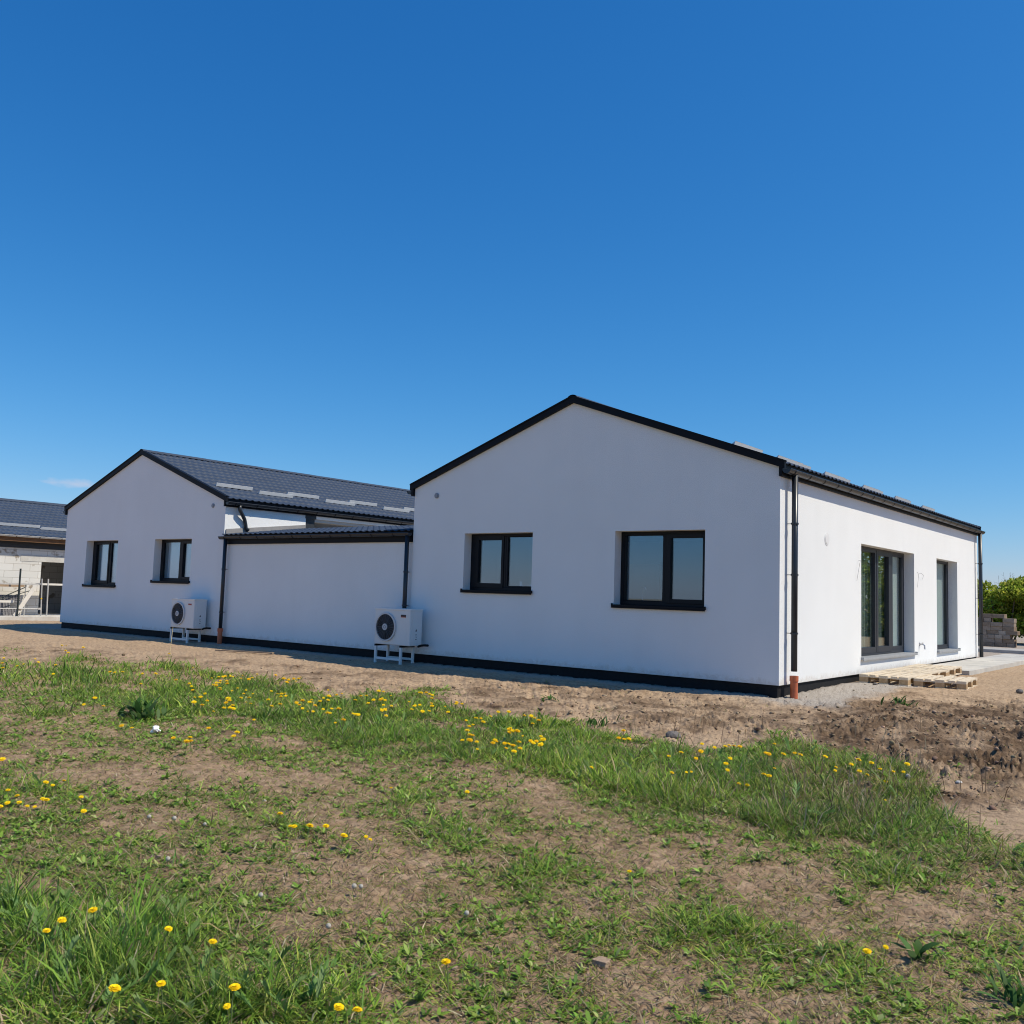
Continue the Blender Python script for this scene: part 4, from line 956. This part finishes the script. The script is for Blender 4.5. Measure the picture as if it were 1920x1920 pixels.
# ---------------- unfinished house
UX = -29.0
UH = thing('unfinished_house', 'unfinished white block house with graphite roof and timber fascia', 'house', (UX-3.75, 2, -.16))
PU = lambda s, z, d: (UX-d, s, z)
w = MB(); panel(w, PU, -.6, 9, -.30, lambda s: 2.32, [(3.05, 4.65, -.08, 1.82)], .30)
PG = lambda s, z, d: (s, -.6+d, z)
panel(w, PG, UX-7.5, UX, -.30, lambda s: 2.30+.3587*(3.75-abs(s-(UX-3.75))), [], .29, [UX-3.75])
PG2 = lambda s, z, d: (s, 9-d, z); panel(w, PG2, UX-7.5, UX, -.30, lambda s: 2.30+.3587*(3.75-abs(s-(UX-3.75))), [], .29, [UX-3.75])
w.box(UX-3.0, UX-2.8, -.3, 8.7, -.25, 2.3)
w.build('wall', M['aerated'], UH)
w = MB(); w.box(UX-.02, UX+.012, 2.30, 5.2, 1.82, 2.04); w.build('lintel', M['concwhite'], UH)
w = MB(); w.box(UX-.06, UX+.035, -.62, 9, 2.28, 2.50); w.build('ring_beam', M['clad'], UH)
w = MB(); w.box(UX+.31, UX+.345, -.7, 9.1, 2.495, 2.645); w.build('fascia', M['fasciawood'], UH)
w = MB(); w.box(UX-.1, UX+.31, -.65, 9.0, 2.502, 2.53); w.build('soffit', M['wood'], UH)
zt = 2.86
ur = tiled_slope(UH, -.7, 9.1, UX+.40, zt-.3587*.4, UX-3.75, zt+.3587*3.75); tiled_slope(UH, -.7, 9.1, UX-7.9, zt-.3587*.4, UX-3.75, zt+.3587*3.75)
w = MB(); w.tube([(UX-3.75, -.7, zt+.3587*3.75), (UX-3.75, 9.1, zt+.3587*3.75)], .09, 10); w.build('ridge_cap', M['tile'], ur)
for i, yy in enumerate(np.arange(-.4, 8, 1.75)):
    g = MB(); xg = UX-.35-.16*(i % 2); zg = zt-.3587*(xg-UX); T = Matrix.Translation((xg, yy, zg+.02)) @ Matrix.Rotation(math.atan(.3587), 4, 'Y')
    g.box(-.008, 0, 0, 1.78, 0, .10, T=T); g.box(-.09, 0, 0, 1.78, 0, .004, T=T); g.build('snow_guard', M['guard'], ur)
gutter(UH, lambda s, z, d: (UX+.345-d, s, z), -.7, 9.1, 2.70, .002, .055, 'greysteel', .8)
# terrace slab in front of it
o = MB().box(-30, -27.66, -1.6, 9.2, -.34, -.095).build('concrete_slab', M['concwhite'], None, bevel=.01); tag(o, 'pale cast concrete slab under the unfinished house', 'slab')
SL = -.095
# scaffold platform
sc = thing('scaffold', 'steel tube scaffold with plank platform before the block wall', 'scaffold', (-28.45, .7, SL))
k = MB(); k.box(-28.72, -28.15, -.4, 2.62, .985, 1.03); k.build('platform', M['greysteel'], sc)
k = MB(); k.box(-28.70, -28.2, 2.75, 4.4, .985, 1.05); k.build('platform', M['paleboard'], sc)
k = MB(); k.box(-28.14, -28.11, -.4, 2.1, .90, .975); k.build('edge_board', M['wood'], sc)
for yy in (-.3, .2, 2.2):
    for xx in (-28.65, -28.22): k = MB(); k.tube([(xx, yy, SL), (xx, yy, .985)], .022, 8); k.build('leg', M['greysteel'], sc)
k = MB(); k.tube([(-28.22, .2, SL+.05), (-28.22, 2.2, .9)], .016, 8); k.build('brace', M['darkpost'], sc)
k = MB(); k.tube([(-28.1, .0, .02), (-28.1, 2.35, .80)], .014, 8); k.build('brace', M['darkpost'], sc)
# hollow blocks under it
hb0 = MB(); hb0.box(0, .24, 0, .375, 0, .235)
for r_ in range(3):
    for c_ in range(7): hb0.box(.2401, .2425, .02+c_*.05, .045+c_*.05, .03+r_*.07, .08+r_*.07, 1)
hbm = hb0.build('hollow_block', [M['hollow'], M['clad']], None, bevel=0); first = True
for row in range(4):
    for c_ in range(6):
        if row == 3 and c_ in (4, 5): continue
        if row == 1 and c_ == 5: continue
        ob = hbm if first else hbm.copy()
        if not first: COL.objects.link(ob)
        first = False
        ob.location = (-28.60, -.20+c_*.392+(.03 if row % 2 else 0), SL+.002+row*.238); tag(ob, 'grey hollow block stacked beneath the scaffold platform', 'block', 'hollow blocks under the scaffold')
bd = MB(); T = Matrix.Translation((-27.80, 1.70, SL)) @ Matrix.Rotation(math.radians(-31), 4, 'X'); bd.box(-.015, .015, -.07, .07, 0, 1.12, T=T); o = bd.build('leaning_board', M['paleboard'], None, bevel=.003); tag(o, 'pale board leaning against the scaffold by the dark post', 'board')
bd = MB(); bd.box(-28.02, -27.98, -.4, 1.72, .36, .44); o = bd.build('timber_batten', M['paleboard'], None); tag(o, 'pale batten lying across the stacked hollow blocks', 'batten')
def post(name, y, x, z1, r, mm, lab, cat='post', lean=0.0, grp=None):
    t = MB(); t.tube([(x, y, SL), (x, y+lean, z1)], r, 10); t.disc((x, y, SL), (0, 0, 1), 0, r*2.2, .012, 14); t.disc((x, y+lean, z1), (0, 0, 1), 0, r*1.08, .012, 12); o = t.build(name, mm, None); tag(o, lab, cat, grp)
post('fence_post', 1.76, -27.74, 1.52, .030, M['darkpost'], 'dark post standing on the slab edge before the scaffold')
post('prop', 2.60, -27.82, 1.20, .022, M['greysteel'], 'thin grey prop on the slab with a yellow clip', 'prop', -.05, 'props by the doorway')
post('prop', 2.80, -27.82, 1.20, .024, M['greysteel'], 'grey prop on the slab nearest the white house', 'prop', -.03, 'props by the doorway')
k = MB(); k.disc((-27.82, 2.575, .50), (0, 0, 1), .0, .032, .04, 10); o = k.build('clip', M['yellow2'], None); tag(o, 'small yellow clip round the thin grey prop', 'clip')
k = MB(); k.tube([(-27.76, -.9, .16), (-27.76, 2.50, .165)], .020, 8); k.box(-27.79, -27.73, 2.45, 2.54, .13, .20); o = k.build('rail', M['greysteel'], None); tag(o, 'pale horizontal rail in front of the hollow blocks', 'rail')
post('peg', -.8, -27.78, .40, .02, M['greysteel'], 'short steel peg holding the pale rail', 'peg')

# ---------------- small things on the plot
def at(u, v): return ground_pt(u, v)
# dry stalk
a = at(318, 1230); k = MB(); b_ = Vector((a.x-.42, a.y+.30, a.z+.55)); k.tube([a, a.lerp(b_, .5)+Vector((0, 0, .05)), b_], [.006, .005, .003], 6); o = k.build('dry_stalk', M['straw'], None); tag(o, 'long dry stalk leaning over the sand before the far unit', 'stalk')
# timber lath
a = at(405, 1222); b_ = at(512, 1228); k = MB(); dv = (b_-a); k.box(0, dv.length, -.035, .035, 0, .022, T=Matrix.Translation((a.x, a.y, max(a.z, b_.z)+.012)) @ dv.to_track_quat('X', 'Z').to_matrix().to_4x4()); o = k.build('wooden_lath', M['wood'], None); tag(o, 'thin wooden lath lying on the sand near the left drain pipe', 'lath')
# paper scrap
a = at(291, 1376); bm = bmesh.new(); bmesh.ops.create_icosphere(bm, subdivisions=3, radius=.05)
for vv in bm.verts:
    q = vv.co*28; f_ = .72+.55*math.sin(q.x*2.1+math.cos(q.y*3.3))*math.cos(q.z*2.6+q.y); vv.co *= f_; vv.co.z *= .8
me = bpy.data.meshes.new('paper_scrap'); bm.to_mesh(me); bm.free(); me.materials.append(M['paper']); o = bpy.data.objects.new('paper_scrap', me); COL.objects.link(o); o.location = (a.x, a.y, a.z+.04); tag(o, 'crumpled white paper scrap on the grass', 'paper')
def rock(u, v, size, mm, lab, squash=.7, seed=0, boxy=False):
    a = at(u, v); bm = bmesh.new(); rr_ = random.Random(seed)
    if boxy: bmesh.ops.create_cube(bm, size=1.6); bmesh.ops.subdivide_edges(bm, edges=bm.edges[:], cuts=2, use_grid_fill=True)
    else: bmesh.ops.create_icosphere(bm, subdivisions=2, radius=1)
    for vv in bm.verts:
        vv.co *= 1+rr_.uniform(-.10, .10); vv.co.x *= 1.25; vv.co.z *= squash
    bm.transform(Matrix.Rotation(rr_.uniform(0, 3), 4, 'Z')); bm.transform(Matrix.Scale(size, 4))
    me = bpy.data.meshes.new('stone'); bm.to_mesh(me); bm.free(); me.materials.append(mm)
    o = bpy.data.objects.new('stone', me); COL.objects.link(o); o.location = (a.x, a.y, a.z+size*squash*.5); mo = o.modifiers.new('bevel', 'BEVEL'); mo.width = size*.06; tag(o, lab, 'stone')
rock(1128, 1810, .032, M['stone'], 'tan block-shaped stone on the trampled foreground soil', .62, 1, True)
rock(1262, 1376, .075, M['stoneg'], 'grey stone at the sand edge behind the long grass', .75, 2)
rock(1912, 1299, .055, M['stoneg'], 'dark lump of earth lying alone on the dirt by the pallets', .8, 3)
rock(1641, 1284, .04, M['stoneg'], 'grey stone on the gravel before the pallets', .55, 4)
rock(1798, 1468, .026, M['concwhite'], 'white chip of stone on the bare patch near the turned soil', .6, 5)
rock(1666, 1436, .024, M['concwhite'], 'white stone among dandelions below the clods', .5, 6)
rock(302, 1608, .022, M['stone'], 'flat tan clod in the short foreground grass', .4, 7, True)
rock(323, 1674, .026, M['stone'], 'second flat tan clod nearer the foreground grass', .35, 8, True)
rock(700, 1829, .018, M['stone'], 'small pinkish stone in the foreground soil', .4, 9)
rock(855, 1817, .018, M['stone'], 'small pinkish stone by an orange wilted bloom', .4, 10)
rock(1500, 1296, .05, M['conc'], 'pale rubble lump beside the orange drain stub', .5, 12) if False else None
# leafy dock plant
def leafy(u, v, n, L, wid, lab, spread=.12, seed=1, dark=1.0):
    a = at(u, v); P = np.repeat(np.array([[a.x, a.y, a.z]]), n, 0)+np.stack([RS.normal(0, spread*.6, n), RS.normal(0, spread*.6, n), np.zeros(n)], -1)
    P[:, 2] = H(P[:, 0], P[:, 1])
    V, A, B, C = leaf_strip(P, L*RS.uniform(.6, 1.2, n), RS.uniform(0, 6.283, n), RS.uniform(.15, .95, n), wid*RS.uniform(.7, 1.2, n), RS.uniform(.4, 1.2, n), col_mix(n, [(.05, .115, .022), (.07, .15, .03), (.11, .19, .06)], [3, 3, 1])*dark, (.3, .85, 1.0, .8), .25)
    o = arrays_mesh('leafy_plant', V, A, B, M['leaf'], {'Col': C}); tag(o, lab, 'plant')
leafy(265, 1348, 46, .26, .055, 'dark broad-leaved plant clump beside the white paper scrap', .17)
leafy(1718, 1800, 9, .13, .030, 'single upright sorrel plant with a tall oval leaf in the foreground', .02)
leafy(1690, 1318, 26, .14, .03, 'low green weed clump at the gravel edge near the pallets', .12)
leafy(1030, 1312, 16, .10, .03, 'small green seedling clump on the turned sand', .08)
leafy(1120, 1362, 30, .14, .022, 'dark weed clump on the sand just behind the grass strip', .14)
leafy(1905, 1885, 22, .16, .016, 'spiky dark grass clump at the lower corner', .05)

# dandelions
def petals(mb, r, z, n, L0, w_, lift, mi):
    for k in range(n):
        a = 2*math.pi*(k+random.uniform(-.3, .3))/n; ca_, sa_ = math.cos(a), math.sin(a); rr_ = r*random.uniform(.86, 1.08)
        p = lambda rad, off, zz: (ca_*rad-sa_*off, sa_*rad+ca_*off, zz)
        mb.add([p(L0, -w_*.5, z), p(rr_, -w_*.55, z+lift), p(rr_, w_*.55, z+lift), p(L0, w_*.5, z)], [(0, 1, 2, 3)], mi)
def make_head(r, dense, mi=0):
    h = MB(); petals(h, r, .0, dense, .002, r*.22, r*.06, mi); petals(h, r*.92, .002, dense, .001, r*.20, r*.14, mi); petals(h, r*.72, .004, dense, .001, r*.18, r*.20, mi); petals(h, r*.45, .005, max(8, dense-6), .0, r*.17, r*.26, mi)
    h.add([(math.cos(k*1.047)*r*.30, math.sin(k*1.047)*r*.30, -.010) for k in range(6)]+[(math.cos(k*1.047)*r*.42, math.sin(k*1.047)*r*.42, .001) for k in range(6)], [(k, (k+1) % 6, (k+1) % 6+6, k+6) for k in range(6)], 1)
    return h
DAN = """7 1234,4 1244,5 1252,66 1236,72 1242,44 1245,32 1249,104 1247,100 1264,116 1211,124 1211,128 1224,123 1220,156 1214,165 1231,206 1260,215 1261,230 1260,267 1263,292 1263,317 1226,330 1275,362 1252,264 1285,355 1282,361 1294,397 1272,410 1269,418 1269,432 1268,437 1269,455 1267,452 1272,405 1281,400 1284,412 1282,426 1282,405 1287,412 1291,435 1294,461 1296,457 1302,474 1301,365 1308,376 1307,364 1315,379 1322,400 1334,424 1317,430 1316,436 1321,431 1327,461 1317,470 1320,422 1322,157 1321,178 1308,194 1324,228 1361,247 1365,391 1367,445 1372,476 1350,325 1384,356 1387,350 1392,4 1424,15 1480,32 1492,36 1504,51 1511,65 1514,14 1505,86 1467,99 1471,120 1464,81 1496,87 1500,152 1496,157 1521,1 1512,
482 1264,517 1266,532 1271,541 1275,551 1272,560 1273,555 1278,503 1312,520 1304,527 1303,534 1300,536 1306,525 1321,567 1314,561 1322,567 1328,577 1335,584 1312,586 1317,591 1322,600 1316,615 1315,619 1336,622 1329,606 1330,635 1329,644 1350,662 1339,672 1339,617 1302,631 1303,641 1301,676 1305,687 1304,700 1314,710 1297,719 1297,714 1312,722 1313,719 1322,715 1328,722 1330,734 1326,724 1342,767 1316,779 1322,787 1322,790 1300,799 1300,811 1304,806 1302,809 1319,810 1324,792 1334,855 1320,866 1319,840 1335,902 1347,906 1353,887 1359,874 1350,881 1378,887 1379,880 1387,867 1388,894 1391,931 1391,924 1395,946 1394,954 1394,957 1370,954 1334,934 1336,895 1405,733 1477,876 1485,525 1526,544 1549,552 1550,581 1549,611 1550,686 1569,694 1574,645 1567,
962 1370,970 1371,980 1381,962 1398,975 1402,964 1409,995 1390,1006 1389,1000 1394,1014 1382,1016 1394,996 1343,1002 1347,1010 1351,1169 1370,1160 1384,1170 1386,1179 1386,1109 1439,1254 1418,1277 1412,1260 1449,1287 1449,1296 1447,1316 1396,1340 1402,1314 1409,1305 1422,1367 1398,1376 1399,1387 1401,1360 1400,1369 1423,1361 1432,1364 1444,1436 1412,1432 1452,1401 1474,1385 1471,
1452 1399,1441 1414,1469 1416,1490 1412,1501 1414,1547 1417,1452 1441,1567 1430,1566 1445,1596 1439,1610 1442,1634 1441,1650 1444,1675 1447,1701 1432,1694 1448,1661 1466,1611 1463,1659 1500,1626 1454,1442 1455,
116 1729,174 1707,87 1746,316 1742,399 1766,215 1854,302 1845,440 1852,426 1887,635 1889,670 1894,836 1804,1661 1776,1626 1784,1180 1634"""
DAN = [tuple(map(float, p.split())) for p in DAN.replace('\n', '').split(',') if p.strip()]
far_protos = []
for k in range(4):
    h = make_head(.021+.002*k, 16); h.tube([(0, 0, -.004), (.006, .004, -.06), (.0, .0, -.115)], .0022, 5, 2)
    o = h.build('dandelion', [M['yellow' if k != 2 else 'yellow2'], M['stem'], M['stem']], None); far_protos.append(o)
near_proto = thing('dandelion', 'yellow dandelion', 'flower', (0, 0, 0))
make_head(.0205, 30).build('flower_head', [M['yellow'], M['stem']], near_proto)
k = MB(); k.tube([(0, 0, -.004), (.005, .003, -.05), (.0, .0, -.13)], .0021, 6); k.build('stem', M['stem'], near_proto)
used_far = set(); near_used = False
def dan_label(u, v):
    if v > 1660:
        if u < 140: return 'yellow dandelion in the tall foreground grass below the picture-left weeds', 'dandelions in the tall foreground grass'
        if u < 460: return 'yellow dandelion in the tall foreground grass', 'dandelions in the tall foreground grass'
        if u < 700: return 'large yellow dandelion by the bottom edge of the foreground soil', 'two large dandelions by the bottom edge'
        if u < 900: return 'orange wilted dandelion beside a small pinkish stone', None
        return 'yellow dandelion beside the tall oval sorrel leaf', 'dandelions beside the sorrel leaf'
    if v > 1520 and u > 1000: return 'half-closed yellow dandelion alone on the short trampled grass', None
    if v > 1455:
        if u < 200: return 'yellow dandelion in the grass patch left of the trampled soil', 'dandelions left of the trampled soil'
        if u < 720: return 'yellow dandelion in the small row amid trampled soil', 'small row of dandelions amid trampled soil'
        if u < 1000: return 'yellow dandelion standing apart on the short grass', 'lone dandelions on the short grass'
        return 'yellow dandelion in the olive weeds below the turned soil', 'dandelions below the turned soil'
    if u < 345: return 'yellow dandelion in the grass before the far house', 'dandelions before the far house'
    if u < 660: return 'yellow dandelion in the dense flower patch before the link wing', 'dandelions before the link wing'
    if u < 830: return 'yellow dandelion on the grass edge below the nearer unit', 'dandelions below the nearer unit'
    if u < 1200: return 'yellow dandelion in the long grass before the near gable', 'dandelions before the near gable'
    return 'yellow dandelion in the long grass before the sunlit corner', 'dandelions before the sunlit corner'
dup_near = [near_proto]
rd_ = random.Random(5)
for (u, v) in [q for q in DAN if 1255 < q[1] < 1400 and 340 < q[0] < 1030][::2]: DAN.append((u+rd_.uniform(-16, 16), v+rd_.uniform(-9, 9)))
for (u, v) in DAN:
    lift = .17 if v < 1460 else (.16 if v > 1690 else .08)
    p = ground_pt(u, v, lift); lab, grp = dan_label(u, v)
    rot = Euler((random.uniform(-.05, .40), random.uniform(.0, .40), 0)).to_matrix() @ Euler((0, 0, random.uniform(0, 6.28))).to_matrix(); rot = tuple(rot.to_euler()); sc_ = random.choice((.70, .85, .95, 1.0, 1.1, 1.2))*random.uniform(.92, 1.08)*(1.0 if v < 1440 else .88)
    loc = (p.x, p.y, p.z+lift)
    if v > 1440:
        if not near_used: near_used = True; o = near_proto; o.location = loc; o.rotation_euler = rot; o.scale = (sc_,)*3
        else: o = dup(near_proto, loc, rot=rot, scale=sc_)
    else:
        k = random.randrange(4); o = far_protos[k]
        if k in used_far: o = o.copy(); COL.objects.link(o)
        used_far.add(k); o.location = loc; o.rotation_euler = rot; o.scale = (sc_*1.0,)*3
    if 'group' in o: del o['group']
    tag(o, lab, 'flower', grp)
# seed heads
sp_ = MB(); bm = bmesh.new(); bmesh.ops.create_icosphere(bm, subdivisions=2, radius=.017)
for f_ in bm.faces:
    c_ = f_.calc_center_median(); nrm = c_.normalized(); a_ = nrm.orthogonal().normalized()*.0055; b2 = nrm.cross(a_)
    sp_.quad(c_+a_, c_+b2, c_-a_, c_-b2)
    sp_.add([c_*.15-a_*.08, c_*.15+a_*.08, c_], [(0, 1, 2)])
bm.free(); sp_.tube([(0, 0, 0), (.004, 0, -.05), (0, 0, -.09)], .0022, 5, 1)
sh = sp_.build('seed_head', [M['puff'], M['stem']], None); first = True
for (u, v, lab) in [(677, 1662, 'round white dandelion seed head on the bare foreground soil'), (664, 1661, 'smaller white seed head just beside the round one on bare soil'), (489, 1678, 'white seed head at the edge of the bare foreground soil'), (875, 1712, 'white seed head on a tall stem in the short grass'),
                    (616, 1736, 'low white seed head in the middle of the bare soil'), (881, 1555, 'greyish seed head in the green patch beyond the trampled soil'), (315, 1610, 'white seed head beside the flat tan clod'), (280, 1529, 'white seed head by a small bare patch among short grass'), (327, 1534, 'white seed head right of the small bare patch'), (384, 1545, 'pair-like ragged seed head in the short grass'), (1702, 1455, 'large white seed head beside the dandelions under the clods')]:
    o = sh if first else sh.copy()
    if not first: COL.objects.link(o)
    first = False; lift = .05; p = ground_pt(u, v, lift); o.location = (p.x, p.y, p.z+lift); s_ = 1.35 if v < 1500 else random.uniform(.55, .85); o.scale = (s_,)*3; o.rotation_euler = (random.uniform(-.3, .3), random.uniform(-.3, .3), 0); tag(o, lab, 'seed head', 'dandelion seed heads')

# things on the inner window sills
def cup(x, y, z, r, h, lab):
    c = MB(); c.tube([(x, y, z), (x, y, z+h)], [r*.88, r], 16); c.disc((x, y, z+h), (0, 0, 1), r*.86, r*1.0, .006, 16); o = c.build('cup', M['cup'], None, smooth=False); tag(o, lab, 'cup')
inner = MB(); inner.box(-6.10, -4.55, .275, .50, 1.30, 1.325); inner.build('inner_sill', M['cup'], HR)
inner = MB(); inner.box(-2.81, -1.22, .275, .50, 1.115, 1.14); inner.build('inner_sill', M['cup'], HR)
cup(-5.03, .36, 1.325, .030, .10, 'tall white cup on the inner sill of the two-light window')
cup(-4.80, .36, 1.325, .034, .05, 'low pale cup on the inner sill near the reveal')
b_ = MB(); b_.box(-5.56, -5.44, .33, .40, 1.325, 1.385); o = b_.build('small_box', M['cup'], None, bevel=.004); tag(o, 'small white box on the inner sill behind the opening light', 'box')
b_ = MB(); b_.tube([(-2.55, .46, 1.14), (-2.55, .46, 1.33), (-2.54, .45, 1.375), (-2.51, .43, 1.395), (-2.47, .41, 1.38), (-2.45, .40, 1.33)], .011, 8); b_.disc((-2.55, .46, 1.14), (0, 0, 1), 0, .025, .02, 14); o = b_.build('kitchen_tap', M['steel'], None, smooth=True); tag(o, 'curved steel kitchen tap behind the wider window', 'tap')

# ---------------- hedge, bushes and trees
def foliage(name, parent, centers, n_per, leaf, pal, wts, mat_='hedge', shell=.55):
    V = []; C = []
    for (cx, cy, cz, rx, ry, rz, k) in centers:
        n = int(n_per*k); d = RS.normal(0, 1, (n, 3)); d /= np.linalg.norm(d, axis=1)[:, None]; rad = shell+(1-shell)*RS.uniform(0, 1, n)**.6
        nz = .82+.36*vn(d[:, 0]*3+cx, d[:, 1]*3+d[:, 2]*4+cy, 5)
        p = np.array([cx, cy, cz])+d*np.array([rx, ry, rz])*(rad*nz)[:, None]
        a = RS.normal(0, 1, (n, 3)); a /= np.linalg.norm(a, axis=1)[:, None]; b = np.cross(a, d+RS.normal(0, .6, (n, 3))); b /= np.linalg.norm(b, axis=1)[:, None]
        s = leaf*RS.uniform(.6, 1.3, (n, 1)); V.append(np.stack([p-a*s, p+b*s*.55, p+a*s, p-b*s*.55], 1)); 
        C.append(np.repeat(col_mix(n, pal, wts, .2)*(1+RS.uniform(-.12, .12)), 4, 0))
    V = np.concatenate(V); n = len(V); V = V.reshape(-1, 3); F4 = np.arange(n*4).reshape(-1, 4); C = np.concatenate(C)
    return arrays_mesh(name, V, F4, np.zeros((0, 3), int), M[mat_], {'Col': C}, parent)
LP = [(.33, .41, .045), (.42, .50, .06), (.52, .55, .085), (.21, .28, .035), (.46, .43, .10)]
def bush(x, y, w_, d_, h, lab, seed, twigs=26, pal=LP):
    r_ = random.Random(seed); gz_ = float(base_h(x, y)); t = thing('leafy_bush', lab, 'bush', (x, y, gz_), 'bushes of the hedge behind the block stacks')
    cs = []
    for k in range(24):
        fx, fy, fz = r_.uniform(-1, 1), r_.uniform(-1, 1), r_.uniform(.1, .92); s = r_.uniform(.34, .52)*(1-.35*fz)
        cs.append((x+fx*w_*.5*(1-.45*fz*fz), y+fy*d_*.5*(1-.45*fz*fz), gz_+fz*h*.95, w_*s*.62, d_*s*.62, h*.17*(1.2-fz*.5), 1))
    foliage('crown', t, cs, 620, .085, pal, [3, 3, 2, 2, 1])
    b = MB()
    for k in range(twigs):
        a = r_.uniform(0, 6.28); q = r_.uniform(0, .45); bx, by_ = x+math.cos(a)*w_*q, y+math.sin(a)*d_*q
        p0 = Vector((bx, by_, gz_+h*.5)); p2 = Vector((bx+r_.uniform(-.3, .3), by_+r_.uniform(-.3, .3), gz_+h*r_.uniform(.88, 1.04))); b.tube([p0, p0.lerp(p2, .5)+Vector((r_.uniform(-.06, .06), 0, 0)), p2], [.008, .006, .003], 4)
        for q2 in (.6, .75, .9):
            s0_ = p0.lerp(p2, q2); b.tube([s0_, s0_+Vector((r_.uniform(-.25, .25), r_.uniform(-.15, .15), r_.uniform(.04, .16)))], [.004, .002], 4)
    b.build('twigs', M['twig'], t)
    st = MB()
    for k in range(6):
        a = k*1.05; st.tube([(x+math.cos(a)*.25, y+math.sin(a)*.25, gz_-.1), (x+math.cos(a)*.5*w_*.6, y+math.sin(a)*.3*d_, gz_+h*.65)], [.05, .02], 6)
    st.build('trunk', M['bark'], t)
bush(-5.6, 34.5, 3.4, 2.6, 3.3, 'green bush of the hedge half hidden behind the house corner', 1)
bush(-3.2, 34.0, 3.2, 2.6, 3.10, 'yellow-green rounded bush beside the far downpipe, behind the block stack', 2)
bush(-.9, 33.4, 3.0, 2.6, 3.15, 'twiggy green bush behind the gap between the block stacks', 3)
bush(.9, 35.6, 3.2, 3.0, 4.1, 'taller twiggy bush at the picture edge', 4, 40, [(.15, .21, .03), (.20, .25, .04), (.24, .27, .055), (.11, .15, .026), (.22, .20, .07)])
bush(3.2, 34.6, 3.4, 3.0, 3.4, 'green hedge bush just outside the picture edge', 5)
bush(6.0, 34.6, 3.6, 3.0, 3.3, 'hedge bush mirrored at the edge of the patio window', 6)
bush(8.8, 34.9, 3.6, 3.0, 3.6, 'hedge bush mirrored in the middle of the patio window', 7)
bush(11.6, 34.4, 3.6, 3.0, 3.2, 'hedge bush outside the picture beyond the tall mirrored tree', 8)
def tree(x, y, h, lab, seed):
    r_ = random.Random(seed); gz_ = -.3; t = thing('broadleaf_tree', lab, 'tree', (x, y, gz_), 'trees beyond the yard')
    b = MB(); b.tube([(x, y, gz_-.1), (x+.05, y, gz_+h*.35), (x-.1, y+.1, gz_+h*.7), (x, y, gz_+h*.92)], [.17, .12, .07, .02], 8)
    cs = []
    for k in range(16):
        a = r_.uniform(0, 6.28); z_ = gz_+h*r_.uniform(.32, .95); q = h*.24*r_.uniform(.2, 1)*(1.2-.6*(z_-gz_)/h); px, py = x+math.cos(a)*q, y+math.sin(a)*q
        b.tube([(x, y, z_-h*.13), ((x+px)/2, (y+py)/2, z_-h*.03), (px, py, z_)], [.05, .03, .012], 5); s = r_.uniform(.8, 1.25); cs.append((px, py, z_, h*.12*s, h*.12*s, h*.10*s, 1))
    b.build('trunk', M['bark'], t); foliage('crown', t, cs, 420, .12, LP, [3, 3, 2, 2, 1], shell=.2)
for k, (x, y, h) in enumerate([(7.4, 38, 8.5), (9.6, 41, 9.5), (12.0, 38, 8.0), (14.6, 42, 9.0)]): tree(x, y, h, ['slim young tree reflected in the patio window', 'tall tree reflected in the patio window behind the others', 'rounded tree reflected in the patio window', 'broad tree outside the picture beyond the yard'][k], 20+k)
